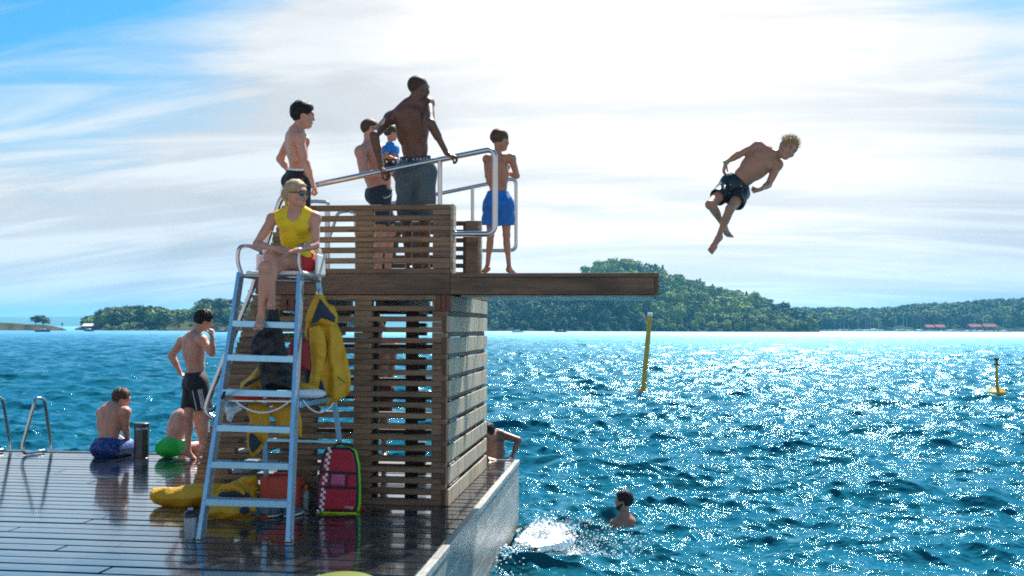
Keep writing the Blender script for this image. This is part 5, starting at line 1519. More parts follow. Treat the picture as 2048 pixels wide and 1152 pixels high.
for _ in range(90):
    a = R_.uniform(-1, 1); p = at(.05*a, -.09+R_.uniform(-.03, .05), R_.uniform(-.02, .10)); d = unit(-P.hf*.7+P.hu*R_.uniform(-1.3, -.1)+R_.normal(size=3)*.25); L = R_.uniform(.04, .085)
    m2 = p+d*L*.5; mbv.tube([p, m2, m2+unit(d+np.array([0, 0, -.5])+R_.normal(size=3)*.3)*L*.5], [.0022, .0016, .0005], 4)
mbv.build('loose_strands', M['hair_blond'], P.hairo, smooth=True)
glasses(P); P.brows(M['hair_midbrown'])
vest = P.top(M['vest_yellow'], 'vest', .011, -.03, armhole=.050, neckr=.062, scoop=.045)
P.shorts(M['shorts_red'], hem=.30, loose=.016, rise=.06, seed=14, flare=.006, wr=.003, name='shorts')
cc = P.J['neck']-P.up*.205-P.cr*0; cpos = cc-P.cr*(.075)+P.cf*.152
for k in range(3):
    o_ = P.J['pelvis']+(P.J['neck']-P.J['pelvis'])*(.68-.035*k)-P.cr*(.085)*1.0+P.cf*.132
    m_ = MB(); m_.tube([o_+P.cr*(.030-.006*k), o_+P.cf*.004, o_-P.cr*(.034-.004*k)-P.cf*.012], .0016, 5); m_.build('print', M['hair_brown'], vest)
LG = P

# ------------------------------------------------------------------ soft things: cloth and bags laid out by outline, with real folds and thickness
def poly_sd(P2, poly):
    x = P2[..., 0]; y = P2[..., 1]; d = np.full(x.shape, 1e9); ins = np.zeros(x.shape, bool); n = len(poly)
    for i in range(n):
        ax, ay = poly[i]; bx, by = poly[(i+1) % n]; ex, ey = bx-ax, by-ay
        t = np.clip(((x-ax)*ex+(y-ay)*ey)/(ex*ex+ey*ey+1e-12), 0, 1)
        d = np.minimum(d, np.hypot(x-ax-t*ex, y-ay-t*ey))
        c = ((ay > y) != (by > y)); xi = (bx-ax)*(y-ay)/((by-ay) if abs(by-ay) > 1e-9 else 1e-9)+ax
        ins ^= c & (x < xi)
    return np.where(ins, -d, d)
def slab(name, px, D, T, mat, parent=None, edge=.03, fold=.012, ff=(30, 8), fa=0., seed=0, h=.006, tilt=0., bulge=0., origin=None, round_=.008):
    """outline px at depth D; T half thickness; folds run along the direction fa (0 = vertical)"""
    O = atd(*px[0], D); r = np.random.RandomState(seed+17)
    poly = [((atd(a, b, D)-O)@CR, (atd(a, b, D)-O)[2]) for a, b in px]
    xs = [p[0] for p in poly]; ys = [p[1] for p in poly]
    # work in a frame aligned with the camera's heading
    lo = np.array([min(xs)-.04, -T-fold*2-.05-abs(tilt)*1.0, min(ys)-.04]); hi = np.array([max(xs)+.04, T+fold*2+.05+abs(tilt)*1.0, max(ys)+.04])
    F = SDF(lo, hi, h)
    u = lo[0]+np.arange(F.n[0])*h; w = lo[2]+np.arange(F.n[2])*h; U, W = np.meshgrid(u, w, indexing='ij')
    sd_ = poly_sd(np.stack([U, W], -1), poly)
    ca, sa = math.cos(fa), math.sin(fa); A = U*ca+W*sa; B = -U*sa+W*ca
    f = 0
    for i in range(4):
        k = ff[0]*r.uniform(.5, 1.4); k2 = ff[1]*r.uniform(.4, 1.3); f = f+np.sin(A*k+B*k2*r.choice([-1, 1])+r.uniform(0, 6)+1.2*np.sin(B*ff[1]*.8+r.uniform(0, 6)))*r.uniform(.5, 1)
    f = f/2.4*fold
    sd_ = sd_+.25*f
    th = T*(1-np.exp(np.minimum(sd_, 0)/edge))+bulge*np.clip(-sd_/.1, 0, 1)
    mid = f+tilt*(W-(min(ys)))/max(1e-3, max(ys)-min(ys))
    yy = lo[1]+np.arange(F.n[1])*h
    dep = np.abs(yy[None, :, None]-mid[:, None, :])-th[:, None, :]
    d = np.maximum(dep*.8, sd_[:, None, :])
    F.a = d.astype(np.float32)
    V, Q_ = F.mesh(); V = O+V[:, :1]*CR+V[:, 1:2]*CF+V[:, 2:3]*CU
    return link_mesh(name, V, Q_, mat, parent, smooth=True)
def soft_thing(name, px, D, T, mat, label, cat, group=None, **k):
    o = slab(name, px, D, T, mat, None, **k)
    return tag(o, label, cat, group)
def zero_child(o, parent):            # parent a world-space mesh
    o.parent = parent; return o

M['jacket_yellow'] = cloth('yellow foul weather cloth', (.66, .36, .010), .55, .12, .6)
M['jacket_navy'] = cloth('navy lining', (.020, .045, .075), .8)
M['bag_black'] = cloth('black coated fabric', (.006, .008, .010), .48, .2, .9, sheen=0)
M['red_cloth'] = cloth('dark red fabric', (.34, .016, .022), .7)
M['plastic_bag'] = plain('white plastic bag', (.62, .70, .78), .35, 0, .1, 20)
M['case_red'] = plain('orange red case plastic', (.52, .065, .035), .42, 0, .06, bmp=.1)
M['neon_green'] = plain('neon green fabric', (.22, .75, .02), .6, 0, .05)
M['neon_yellow'] = plain('neon yellow fabric', (.55, .72, .02), .6, 0, .05)
M['navy_band'] = plain('navy webbing', (.010, .020, .050), .7)
M['red_panel'] = cloth('red backpack fabric', (.42, .012, .035), .6)
M['pink_pocket'] = plain('clear pocket', (.45, .09, .22), .25, 0, .2, 30)
M['rescue_red'] = plain('red foam', (.62, .02, .02), .35)
M['cup_plastic'] = plain('milky plastic', (.55, .66, .72), .25, 0, .04, trans=.35)
M['dark_cap'] = plain('black lid', (.015, .018, .025), .35)
M['concrete_grey'] = plain('dark grey lamp body', (.075, .085, .090), .38, .4, .08)

# ------------------------------------------------------------------ lifeguard chair
def W3(px, py, Y): return Vector(aty(px, py, Y))
chair = empty('lifeguard_chair', atz(490, 1080, 0), 'tall pale blue aluminium lifeguard chair with ladder front and white seat', 'lifeguard chair')
fl0, fl1 = Vector(atz(401, 1078, 0)), W3(481, 548, 7.95); fr0, fr1 = Vector(atz(579, 1083, 0)), W3(601, 552, 7.95)
SEAT = (fl1.z+fr1.z)/2
def channel(a, b, name, mat, w=.030, dpt=.095, out=1):
    """a channel section: front flange, web and rear flange"""
    m_ = MB(); d = (b-a); n = Vector((0, -1, 0)); n = (n-d.normalized()*n.dot(d.normalized())).normalized(); s_ = d.normalized().cross(n)
    m_.cm = 0
    c = (a+b)/2
    m_.obox(c+n*(dpt/2-.003), d, s_, d.length/2, w/2, .003, .001)
    m_.obox(c-n*(dpt/2-.003), d, s_, d.length/2, w/2, .003, .001)
    m_.cm = 1
    m_.obox(c+s_*(-w/2+.0025)*out, d, s_, d.length/2-.001, .0025, dpt/2-.0065)
    return m_.build(name, [M['alu'], M['alu_side']], chair)
for a, b in ((fl0, fl1), (fr0, fr1)):
    r_ = channel(a, b, 'front_rail', None, out=-1)
    m_ = MB(); m_.obox(a+Vector((0, .01, .012)), (1,0,0), (0,1,0), .020, .052, .008, .003); m_.build("foot_plate", M["alu_side"], r_)
rl0, rr0 = Vector((-3.19, 8.66, 0)), Vector((-2.43, 8.62, 0)); rl1, rr1 = W3(524, 560, 8.35), W3(637, 563, 8.35)
for a, b in ((rl0, rl1), (rr0, rr1)):
    m_ = MB(); m_.bar(a, b, .042, .03, (0, 1, 0), .003); m_.build('rear_leg', M['alu'], chair)
for k in range(1, 7):
    t = .27*k/SEAT; a = fl0.lerp(fl1, t); b = fr0.lerp(fr1, t)
    m_ = MB(); x = .0155
    m_.obox((a+b)/2+Vector((0, -.049, -.004)), b-a, (0,1,0), (b-a).length/2-x, .003, .024, .001)
    m_.obox((a+b)/2+Vector((0, -.004, .018)), b-a, (0,1,0), (b-a).length/2-x, .046, .003, .001)
    m_.obox((a+b)/2+Vector((0, .039, .0)), b-a, (0,1,0), (b-a).length/2-x, .003, .015, .001)
    rg = m_.build('step', M['alu'], chair)
    m_ = MB()
    for e in (a, b):
        for q in (-.012, .012): m_.lathe(e+Vector((0, -.0515, q)), [(.0055, 0), (.005, .003), (.001, .004)], 8, (0, -1, 0))
    m_.build('rivets', M['steel_wet'], rg)
# shelf half way up
zs = 1.015
m_ = MB(); sh_a = fl0.lerp(fl1, zs/SEAT); sh_b = fr0.lerp(fr1, zs/SEAT)
for a, y in ((sh_a, rl0.lerp(rl1, zs/SEAT)), (sh_b, rr0.lerp(rr1, zs/SEAT))):
    m_ = MB(); m_.bar(Vector((a.x+.02, a.y+.05, zs-.03)), Vector((y.x, y.y, zs-.03)), .012, .05, (0,0,1), .002); m_.build('shelf_bracket', M['alu'], chair)
m_ = MB(); x0 = sh_a.x+.03; x1 = sh_b.x+.02
m_.add([(x0, sh_a.y+.06, zs-.012), (x1, sh_b.y+.06, zs-.012), (x1+.06, 8.40, zs-.012), (x0-.0, 8.40, zs-.012), (x0, sh_a.y+.06, zs), (x1, sh_b.y+.06, zs), (x1+.06, 8.40, zs), (x0, 8.40, zs)], [(0,3,2,1),(4,5,6,7),(0,1,5,4),(1,2,6,5),(2,3,7,6),(3,0,4,7)])
m_.build('shelf', M['steel_wet'], chair)
m_ = MB(); m_.bar(rl0.lerp(rl1, .30), rr0.lerp(rr1, .30), .03, .02); m_.bar(rl0.lerp(rl1, .62), rr0.lerp(rr1, .62), .03, .02); m_.build('rear_brace', M['alu'], chair)
# seat shell and arm loops
sx0, sx1 = fl1.x+.02, fr1.x-.0
F = SDF((sx0-.08, 7.85, SEAT-.06), (sx1+.16, 8.62, SEAT+.58), .006)
ex = [(1,0,0), (0,1,0), (0,0,1)]; cxs = (sx0+sx1)/2+.03; hw = (sx1-sx0)/2-.0
F.box((cxs, 8.14, SEAT+.018), ex, (hw, .21, .017), .015); F.box((cxs+.01, 8.365, SEAT+.125), ex, (hw+.01, .016, .125), .015)
F.cone((cxs-hw+.02, 8.36, SEAT+.03), (cxs+hw+.02, 8.36, SEAT+.03), .026, .026, .03)
for g in (-1, 1): F.box((cxs+.03+g*(hw+.01), 8.25, SEAT+.10), ex, (.012, .11, .09), .010, .03)
F.box((cxs+.13, 8.365, SEAT+.13), ex, (.010, .05, .030), .008, .002, 'sub')
V, Q_ = F.mesh(); link_mesh('seat_shell', V, Q_, M['white_plastic'], chair, smooth=True)
for pts in ([W3(483, 548, 7.93), W3(474, 520, 7.93), W3(478, 493, 7.93), W3(497, 491, 8.0), W3(524, 502, 8.3), W3(519, 540, 8.36), W3(515, 556, 8.36), W3(480, 551, 7.97)],
            [W3(603, 548, 7.93), W3(595, 520, 7.93), W3(599, 490, 7.93), W3(614, 488, 8.0), W3(636, 502, 8.3), W3(641, 545, 8.36), W3(638, 582, 8.37)]):
    m_ = MB(); m_.tube(fillet(pts, .07, 7), .0165, 14); m_.build('armrest', M['steel'], chair, smooth=True)
m_ = MB(); m_.tube(fillet([W3(480, 551, 7.97), W3(603, 555, 7.97), W3(640, 563, 8.36), W3(520, 560, 8.36)], .04), .015, 12); m_.build('seat_frame', M['steel'], chair, smooth=True)

# ------------------------------------------------------------------ what hangs and lies on the chair
DJ = 8.66
jk = soft_thing('jacket', [(612, 655), (640, 646), (672, 640), (684, 668), (694, 712), (702, 748), (701, 783), (690, 797), (654, 812), (650, 806), (646, 792), (640, 762), (632, 780), (628, 797), (608+12, 792), (625, 770), (618, 700)], DJ, .052, M['jacket_yellow'],
    'yellow foul weather jacket hanging by its hood from the right armrest', 'jacket', fold=.030, ff=(40, 6), fa=-.12, seed=3, edge=.035, h=.0055)
slab('hood', [(616, 700), (609, 668), (612, 630), (622, 603), (634, 586), (645, 584), (651, 598), (656, 606), (669, 612), (676, 630), (676, 645), (668, 658), (655, 655), (640, 648), (622, 650), (618, 668)], DJ-.04, .050, M['jacket_yellow'], jk, fold=.008, seed=5, edge=.022)
slab('hood_lining', [(620, 650), (628, 625), (640, 596), (648, 606), (660, 620), (672, 634), (670, 646), (658, 642), (644, 636), (634, 646)], DJ-.095, .012, M['jacket_navy'], jk, fold=.006, seed=6, edge=.02)
slab('sleeve', [(618, 655), (640, 650), (650, 670), (655, 700), (645, 742), (636, 785), (625, 788), (614, 780), (622, 740), (620, 700)], DJ-.075, .040, M['jacket_yellow'], jk, fold=.012, ff=(20, 30), seed=7, edge=.03)
slab('side_panel', [(604, 680), (616, 672), (624, 740), (624, 785), (612, 780), (606, 730)], DJ+.02, .03, M['jacket_navy'], jk, fold=.006, seed=8)
slab('front_lining', [(634, 770), (642, 752), (650, 780), (655, 802), (640, 798)], DJ-.05, .02, M['jacket_navy'], jk, fold=.004, seed=9, edge=.015)
m_ = MB(); pz = [atd(662, 738, DJ-.065), atd(672, 752, DJ-.068), atd(684, 760, DJ-.066), atd(690, 766, DJ-.062)]; m_.tube(pz, .004, 6); m_.build('pocket_zip', M['black_rubber'], jk)
m_ = MB(); m_.tube([atd(637, 578, 8.55), atd(637, 588, 8.6)], .006, 8); m_.obox(atd(637, 586, 8.6), CR, CF, .022, .008, .016, .003); m_.build('hang_loop', M['steel'], jk)

bag = soft_thing('black_bag', [(528, 652), (534, 625), (546, 612), (556, 618), (563, 652), (572, 695), (582, 730), (590, 782), (524, 784), (520, 756), (516, 722), (502, 706), (500, 690), (510, 668)], 8.18, .085, M['bag_black'],
    'big black waterproof bag standing on the shelf of the lifeguard chair', 'bag', fold=.020, ff=(26, 18), fa=.25, seed=12, edge=.06)
slab('flap', [(504, 690), (516, 672), (545, 664), (556, 690), (552, 712), (530, 722), (512, 712)], 8.08, .03, M['bag_black'], bag, fold=.014, seed=13, ff=(40, 30))
red = soft_thing('red_bag', [(576, 690), (588, 678), (604, 682), (616, 680), (622, 740), (600, 745), (580, 738)], 8.45, .07, M['red_cloth'], 'dark red fabric bag behind the black bag on the chair shelf', 'bag', fold=.012, seed=14)
soft_thing('jacket', [(480, 778), (482, 764), (500, 752), (512, 734), (520, 728), (524, 750), (530, 782)], 8.3, .06, M['jacket_yellow'], 'yellow jacket crumpled on the chair shelf left of the black bag', 'jacket', fold=.018, ff=(30, 40), seed=15)
soft_thing('fleece', [(484, 772), (498, 760), (524, 748), (526, 756), (506, 768), (490, 776)], 8.16, .02, M['jacket_navy'], 'navy cloth lying over the crumpled yellow jacket on the shelf', 'clothing', fold=.006, seed=16)
soft_thing('trousers', [(596, 784), (600, 764), (622, 768), (640, 778), (640, 788), (618, 790)], 8.35, .05, M['jacket_yellow'], 'yellow trousers folded on the right end of the chair shelf', 'clothing', fold=.012, seed=17)
soft_thing('jacket', [(496, 806), (528, 806), (540, 812), (541, 850), (536, 878), (520, 905), (504, 916), (497, 900), (494, 868), (500, 840), (492, 824)], 8.28, .035, M['jacket_yellow'], 'yellow jacket hanging below the chair shelf with one cuff pointing down', 'jacket', fold=.018, ff=(28, 16), seed=18)
soft_thing('jacket', [(546, 806), (596, 806), (604, 840), (604, 874), (560, 872), (553, 850), (543, 830)], 8.30, .035, M['jacket_yellow'], 'yellow jacket hanging below the right half of the chair shelf', 'jacket', fold=.018, ff=(30, 10), seed=19)
soft_thing('cuff_lining', [(498, 868), (506, 866), (524, 886), (514, 900), (504, 908), (497, 892)], 8.21, .018, M['jacket_navy'], 'navy cloth showing at the cuff of the jacket below the chair shelf', 'clothing', fold=.004, seed=20, edge=.015)
soft_thing('plastic_bag', [(448, 812), (462, 804), (480, 808), (486, 820), (470, 828), (462, 846), (454, 842), (450, 826)], 8.1, .035, M['plastic_bag'], 'crumpled white plastic bag tied under the left end of the chair shelf', 'bag', fold=.016, ff=(60, 50), seed=21)
# rescue float, a red and white torpedo, and its line
fa_, fb_ = Vector(atd(468, 800, 7.93)), Vector(atd(652, 797, 8.25)); fa_.z = fb_.z = zs+.037
rf = empty('rescue_float', fa_, 'red and white foam rescue float lying along the chair shelf', 'rescue float')
d = (fb_-fa_); L = d.length; d.normalize()
m_ = MB(); m_.lathe(fa_, [(.012, 0), (.030, .02), (.036, .06), (.036, L*.68)], 18, d); m_.build('red_half', M['rescue_red'], rf, smooth=True)
m_ = MB(); m_.lathe(fa_+d*(L*.681), [(.036, 0), (.037, L*.2), (.03, L*.28), (.012, L*.315)], 18, d); m_.build('white_half', M['plastic_bag'], rf, smooth=True)
m_ = MB(); m_.lathe(fa_+d*(L*.30), [(.0375, 0), (.0375, .03)], 18, d); m_.build('strap', M['hull_white'], rf, smooth=True)
def sag(a, b, s, n=14): return [a.lerp(b, t)+Vector((0, 0, -s*4*t*(1-t))) for t in [i/n for i in range(n+1)]]
m_ = MB(); m_.tube(sag(Vector(atd(468, 800, 7.80)), Vector(atd(582, 800, 7.82)), .098), .0065, 8); m_.tube(sag(Vector(atd(606, 801, 7.95)), Vector(atd(667, 806, 8.30)), .085), .0065, 8)
m_.build('line', M['hull_white'], rf, smooth=True)
m_ = MB(); m_.tube(sag(Vector(atd(449, 785, 7.72)), Vector(atd(418, 822, 9.0)), .04), .012, 8)
tag(m_.build('tie_strap', M['navy_band'], None, smooth=True), 'navy strap tying the chair to the stair rail at shelf height', 'strap')

# ------------------------------------------------------------------ on the deck
pile = soft_thing('jacket', [(302, 998), (300, 984), (306, 976), (330, 974), (352, 974), (374, 969), (404, 967), (432, 966), (470, 968), (478, 1000), (470, 1014), (400, 1014), (352, 1016), (324, 1014), (308, 1008)], 8.95, .12, M['jacket_yellow'],
    'yellow jacket lying on the deck with one sleeve stretched out to the left', 'jacket', fold=.026, ff=(10, 24), fa=.5, seed=30, edge=.07)
pile2 = soft_thing('jacket', [(436, 1000), (432, 978), (452, 970), (470, 960), (492, 952), (512, 950), (517, 962), (518, 978), (512, 990), (526, 1002), (524, 1012), (500, 1018), (450, 1016)], 8.88, .09, M['jacket_yellow'],
    'yellow jacket heaped on the deck against the red case', 'jacket', fold=.024, ff=(22, 30), fa=-.5, seed=31, edge=.05)
slab('collar_lining', [(432, 994), (440, 984), (462, 980), (480, 976), (494, 984), (506, 996), (470, 995)], 8.74, .02, M['jacket_navy'], pile2, fold=.008, seed=32, edge=.02)
slab('cuff', [(436, 980), (444, 968), (462, 965), (480, 972), (492, 986), (488, 992), (470, 982), (450, 984)], 8.72, .028, M['jacket_yellow'], pile2, fold=.008, seed=33, edge=.02)
pile3 = soft_thing('jacket', [(398, 1036), (402, 1020), (412, 1008), (436, 1004), (480, 1008), (510, 1010), (514, 1024), (500, 1032), (470, 1038), (436, 1040)], 8.36, .09, M['jacket_yellow'],
    'yellow jacket spread flat on the deck under the lowest step of the chair', 'jacket', fold=.018, ff=(16, 34), fa=.2, seed=34, edge=.05)
slab('sleeve_opening', [(478, 1018), (486, 1012), (498, 1014), (502, 1024), (490, 1030), (480, 1026)], 8.26, .014, M['jacket_navy'], pile3, fold=.004, seed=35, edge=.01)
tw = soft_thing('towel', [(500, 1030), (504, 1016), (520, 1010), (538, 1014), (540, 1026), (530, 1032), (512, 1035)], 8.40, .06, cloth('grey blue towel', (.12, .17, .21), .95, .2, .8), 'rolled grey blue towel on the deck beside the spread yellow jacket', 'towel', fold=.012, ff=(70, 60), seed=36)
for i, (x, lab) in enumerate(((556, 'left grey shoe with a white sole on the deck behind the chair foot'), (588, 'right grey shoe with a white sole on the deck behind the chair foot'))):
    c = atz(x, 1031, 0); s_ = empty('shoe', c, lab, 'shoe', 'pair of grey shoes'); e = [CR*.35+CF*.94, np.cross(CU, CR*.35+CF*.94), CU]
    F = SDF(c-.2, c+.2, .005); F.ell(c+np.array([0, 0, .035]), e, (.135, .046, .026), .01); F.ell(c-e[0]*.05+np.array([0, 0, .055]), e, (.075, .042, .042), .02); F.ell(c-e[0]*.06+np.array([0, 0, .10]), e, (.045, .028, .04), .01, 'sub')
    V, Q_ = F.mesh(); link_mesh('upper', V, Q_, cloth('grey shoe', (.10, .13, .15), .8), s_, smooth=True)
    F = SDF(c-.2, c+.2, .005); F.ell(c+np.array([0, 0, .014]), e, (.142, .052, .015), .01); V, Q_ = F.mesh(); link_mesh('sole', V, Q_, M['hull_white'], s_, smooth=True)
# case
cs0 = Vector(aty(518, 1010, 8.50)); cs1 = Vector(aty(598, 1010, 8.50)); cw = (cs1.x-cs0.x)/2; cc_ = Vector(((cs0.x+cs1.x)/2, 8.59, .148))
case = empty('equipment_case', (cc_.x, cc_.y, 0), 'orange red hard plastic equipment case standing against the tower', 'case')
m_ = MB(); m_.obox(cc_+Vector((0,-.045,-.004)), (1,0,0), (0,1,0), cw, .043, .140, .016); m_.obox(cc_+Vector((0,.045,-.004)), (1,0,0), (0,1,0), cw, .043, .140, .016); m_.obox(cc_+Vector((0,0,-.004)), (1,0,0), (0,1,0), cw-.006, .01, .134, .004)
m_.obox(cc_+Vector((0,-.09,-.01)), (1,0,0), (0,1,0), cw*.80, .004, .105, .003); m_.build('shell', M['case_red'], case)
m_ = MB(); m_.tube(fillet([cc_+Vector((-.075,-.02,.135)), cc_+Vector((-.07,-.03,.165)), cc_+Vector((.07,-.03,.165)), cc_+Vector((.075,-.02,.135))], .02), .011, 10); m_.build('handle', M['case_red'], case, smooth=True)
for x in (-.125, .125):
    m_ = MB(); m_.obox(cc_+Vector((x,-.03,.128)), (1,0,0), (0,1,0), .022, .052, .016, .005); m_.obox(cc_+Vector((x,-.09,.10)), (1,0,0), (0,1,0), .020, .008, .034, .004); m_.build('latch', M['case_red'], case)
# backpack
DB = 8.70
bp = empty('rescue_backpack', atz(676, 1024, 0), 'red rescue backpack with white checks and neon sides standing on the deck', 'backpack')
slab('back_shell', [(640, 1027), (634, 1008), (637, 968), (647, 910), (655, 898), (668, 893), (700, 893), (713, 900), (720, 926), (722, 970), (722, 1008), (720, 1022), (710, 1027)], DB+.055, .085, M['neon_green'], bp, fold=.003, edge=.03, seed=40)
slab('front_shell', [(632, 1018), (631, 1008), (635, 966), (644, 908), (652, 897), (668, 894), (700, 895), (710, 903), (716, 930), (718, 976), (717, 1010), (713, 1023), (700, 1025), (645, 1024)], DB-.045, .042, M['navy_band'], bp, fold=.002, edge=.012, seed=41)
slab('front_panel', [(637, 1016), (638, 970), (649, 912), (656, 900), (668, 898), (698, 899), (706, 906), (711, 932), (713, 976), (711, 1016), (706, 1021), (642, 1020)], DB-.092, .010, M['red_panel'], bp, fold=.003, ff=(10, 10), edge=.006, seed=42, h=.005)
Dp = DB-.107
def strip(name, px, mat, D=Dp, T=.004): return slab(name, px, D, T, mat, bp, fold=0, edge=.003, h=.0035)
strip('band', [(640, 941), (641, 947), (714, 950), (714, 944)], M['navy_band']); strip('band', [(638, 971), (638, 977), (713, 979), (713, 973)], M['navy_band'])
strip('divider', [(692, 947), (695, 947), (694, 974), (690, 974)], M['navy_band']); strip('divider', [(659, 946), (662, 946), (661, 974), (658, 974)], M['navy_band'])
strip('pocket_window', [(662, 948), (691, 949), (689, 971), (661, 970)], M['pink_pocket'], T=.003)
for lo_, hi_ in ((0, 940), (948, 970), (978, 2000)):
    m_ = MB()
    for i in range(22):
        t = i/21; y = 897+t*122; x = 658-26*t**.75*.62-t*1.5+(4.6 if i % 2 else 0)
        if lo_ < y < hi_: m_.obox(Vector(atd(x, y, Dp-.002)), CR, CF, .0114, .0015, .0126)
    m_.build('check_strip', M['hull_white'], bp)
text_on(None, 'snögg', atd(698, 1014, Dp-.004), CR, CU, .032, M['hull_white'], bp, 'lettering')
m_ = MB(); m_.tube(fillet([atd(668, 894, DB+.0), atd(672, 887, DB), atd(700, 888, DB), atd(706, 896, DB)], .02), .008, 8); m_.build('grab_handle', M['black_rubber'], bp, smooth=True)
slab('base_trim', [(640, 1022), (712, 1024), (716, 1029), (644, 1028)], DB-.06, .03, M['neon_yellow'], bp, fold=0, edge=.01)
slab('shoulder_strap', [(716, 1004), (728, 1012), (732, 1020), (722, 1024)], DB+.08, .02, M['red_cloth'], bp, fold=.002, edge=.01)
# spray bottle between case and backpack
c = Vector(atz(611, 1014, 0)); c.y = 8.62; c.x = aty(611, 1010, 8.62)[0]
bt = empty('spray_bottle', c, 'slim white bottle with an orange cap between the case and the backpack', 'bottle')
m_ = MB(); m_.lathe(c, [(.026, 0), (.028, .01), (.028, .14), (.018, .158)], 18); m_.build('bottle_body', M['cup_plastic'], bt, smooth=True)
m_ = MB(); m_.lathe(c+Vector((0,0,.158)), [(.020, 0), (.021, .03), (.015, .048)], 16); m_.build('cap', M['toy_orange'], bt, smooth=True)
# shaker bottle
c = Vector(atz(380, 1076, 0)); sk = empty('shaker_bottle', c, 'milky shaker bottle with black lid beside the left foot of the chair', 'bottle')
m_ = MB(); m_.lathe(c, [(.036, 0), (.038, .004), (.046, .155), (.046, .163)], 24); m_.build('cup', M['cup_plastic'], sk, smooth=True)
m_ = MB(); m_.lathe(c+Vector((0,0,.158)), [(.049, 0), (.050, .022), (.044, .036), (.022, .050), (.020, .054)], 24); m_.build('lid', M['dark_cap'], sk, smooth=True)
m_ = MB(); m_.lathe(c+Vector((0,0,.206)), [(.019, 0), (.020, .004), (.020, .016), (.016, .020)], 18); m_.build('spout_cap', M['cup_plastic'], sk, smooth=True)
# bollard lamp
c = Vector(atz(282.5, 915, 0)); bl = empty('bollard_lamp', c, 'short dark grey bollard lamp with a clear band under its cap between the seated men', 'lamp')
m_ = MB(); m_.lathe(c, [(.094, 0), (.088, .004), (.088, .335)], 30); m_.build('post', M['concrete_grey'], bl, smooth=True)
m_ = MB(); m_.lathe(c+Vector((0,0,.335)), [(.078, 0), (.078, .032)], 30); m_.build('lens_band', plain('clear lamp glass', (.6, .7, .75), .1, 0, .02, trans=.7), bl, smooth=True)
for a in range(4):
    m_ = MB(); m_.tube([c+Vector((.083*math.cos(a*1.57+.5), .083*math.sin(a*1.57+.5), .333)), c+Vector((.083*math.cos(a*1.57+.5), .083*math.sin(a*1.57+.5), .37))], .005, 6); m_.build('stay', M['concrete_grey'], bl)
m_ = MB(); m_.lathe(c+Vector((0,0,.367)), [(.088, 0), (.089, .004), (.089, .050), (.084, .054)], 30); m_.build('cap', M['concrete_grey'], bl, smooth=True)
# rescue board, its nose just in view at the bottom
def board():
    D = 5.88; c = atd(672, 1176, D); c[2] = .048
    F = SDF(c-.55, c+.55, .009); e = [CR, CF, CU]
    F.ell(c, e, (.27, .46, .070), .02); V, Q_ = F.mesh()
    m, nt, b = new_mat('yellow board'); v = mapping(nt); b.inputs['Base Color'].default_value = (.12, .16, .025, 1); b.inputs['Roughness'].default_value = .35
    o = link_mesh('rescue_board', V-np.array([c[0], c[1], 0]), Q_, m, smooth=True); o.location = (c[0], c[1], 0)
    tag(o, 'yellow rescue board with black lettering, its tip showing at the bottom of the view', 'rescue board')
    F = SDF(c-.45, c+.45, .009); F.ell(c+CR*.06-CF*.10+CU*.012, e, (.20, .34, .062), .01); V, Q_ = F.mesh(); link_mesh('deck_pad', V, Q_, plain('pale foam pad', (.60, .42, .28), .7), o, smooth=True)
    for i, ch in enumerate('RESCUE'):
        text_on(None, ch, c+CR*(-.150+.004*i)+CF*(.02+i*.055)+CU*(.054-.0065*i), CF, -CR*.9+CU*.3, .085, M['black_rubber'], o, 'lettering', .006)
board()

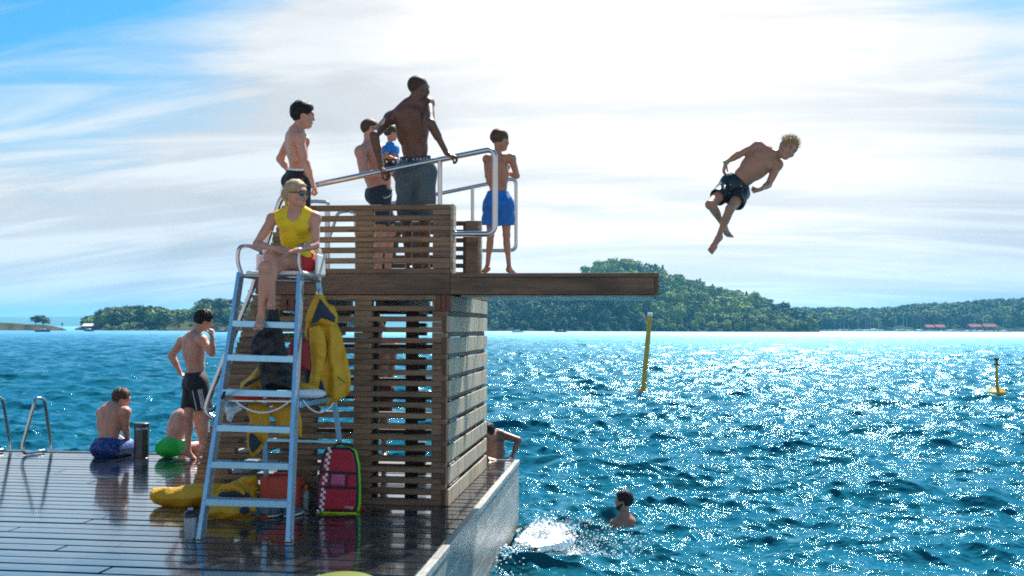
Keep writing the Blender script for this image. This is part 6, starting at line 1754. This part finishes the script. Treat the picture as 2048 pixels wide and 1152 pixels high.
# ------------------------------------------------------------------ splash beside the deck
def splash():
    R_ = np.random.RandomState(31); V = []; F = []
    ico = [(0,0,1), (.894,0,.447), (.276,.851,.447), (-.724,.526,.447), (-.724,-.526,.447), (.276,-.851,.447), (.724,.526,-.447), (-.276,.851,-.447), (-.894,0,-.447), (-.276,-.851,-.447), (.724,-.526,-.447), (0,0,-1)]
    fc = [(0,1,2),(0,2,3),(0,3,4),(0,4,5),(0,5,1),(1,6,2),(2,7,3),(3,8,4),(4,9,5),(5,10,1),(2,6,7),(3,7,8),(4,8,9),(5,9,10),(1,10,6),(6,11,7),(7,11,8),(8,11,9),(9,11,10),(10,11,6)]
    ico = np.array(ico)
    def ball(c, r, sq=1):
        n = len(V)*12; V.append(c+ico*np.array([r, r, r*sq])); F.extend([tuple(i+n for i in f) for f in fc])
    c0 = atz(1088, 1082, WATER_Z); c1 = atz(1190, 1085, WATER_Z)
    for _ in range(8500):
        a = R_.normal(size=2)*np.array([.17, .25]); h_ = water_h(c0[0]+a[0], c0[1]+a[1]); e = math.exp(-(a[0]/.25)**2-(a[1]/.32)**2)
        z = h_+.04+e*abs(R_.normal())*.13
        if c0[0]+a[0] < XE+.04 and c0[1]+a[1] < YD: continue
        ball(np.array([c0[0]+a[0], c0[1]+a[1], z]), R_.uniform(.003, .011)*(.6+e), .7)
    for _ in range(2600):
        a = R_.normal(size=2)*np.array([.14, .20]); x, y = c0[0]+a[0], c0[1]+a[1]
        if x < XE+.06 and y < YD: continue
        ball(np.array([x, y, water_h(x, y)+.02+.04*math.exp(-(a[0]/.2)**2-(a[1]/.25)**2)]), R_.uniform(.012, .026), .55)
    for _ in range(900):
        a = R_.normal(size=2)*np.array([.30, .30]); x, y = c1[0]+a[0], c1[1]+a[1]; ball(np.array([x, y, water_h(x, y)+R_.exponential(.018)]), R_.uniform(.003, .010), .8)
    for _ in range(500):
        t = R_.uniform(0, 1); x = XE+.05+abs(R_.normal())*.13; y = 9.2+t*2.6; ball(np.array([x, y, water_h(x, y)+.012]), R_.uniform(.004, .013), .5)
    F2 = SDF(c0-np.array([.6, .8, .2]), c0+np.array([.6, .8, .2]), .010); w1 = wrinkle(.034, 24, 4); w2 = wrinkle(.014, 85, 7)
    for (ox, oy, rx, ry) in ((0, 0, .26, .34), (-.1, .12, .18, .25), (.14, -.08, .20, .22), (-.05, -.22, .2, .2)):
        F2.ell((c0[0]+ox, c0[1]+oy, WATER_Z+.012), ((1,0,0), (0,1,0), (0,0,1)), (rx, ry, .036), .03, wr=lambda P_: w1(P_)+w2(P_))
    V2, Q2 = F2.mesh(); keep = (V2[:, 0] > XE+.03) | (V2[:, 1] > YD+.04); Q2 = Q2[keep[Q2].all(1)]
    tri = np.concatenate([Q2[:, :3], Q2[:, [0, 2, 3]]]); n0_ = len(V)*12; V.append(V2); F.extend([tuple(int(i)+n0_ for i in q) for q in tri])
    m = plain('white water', (.86, .9, .92), .35, 0, .03, sss=.2)
    o = link_mesh('splash', np.concatenate(V), F, m, smooth=True); tag(o, 'white splash of churned water beside the deck corner', 'splash', kind='stuff')
splash()

# ------------------------------------------------------------------ haze over the fjord
def build_haze():
    m = bpy.data.materials.new('sea haze'); m.use_nodes = True; nt = m.node_tree; nt.nodes.clear()
    out = N_(nt, 'ShaderNodeOutputMaterial'); v = N_(nt, 'ShaderNodeVolumePrincipled'); nt.links.new(v.outputs[0], out.inputs['Volume'])
    v.inputs['Color'].default_value = (.12, .55, .95, 1); v.inputs['Density'].default_value = HAZE; v.inputs['Anisotropy'].default_value = .2
    mb = MB(); mb.box(-7500, -60, -3.4, 7500, 7300, 130)
    o = mb.build('haze', m); tag(o, 'thin pale blue haze over the fjord', 'haze', kind='stuff')
HAZE = 1.7e-4
build_haze()
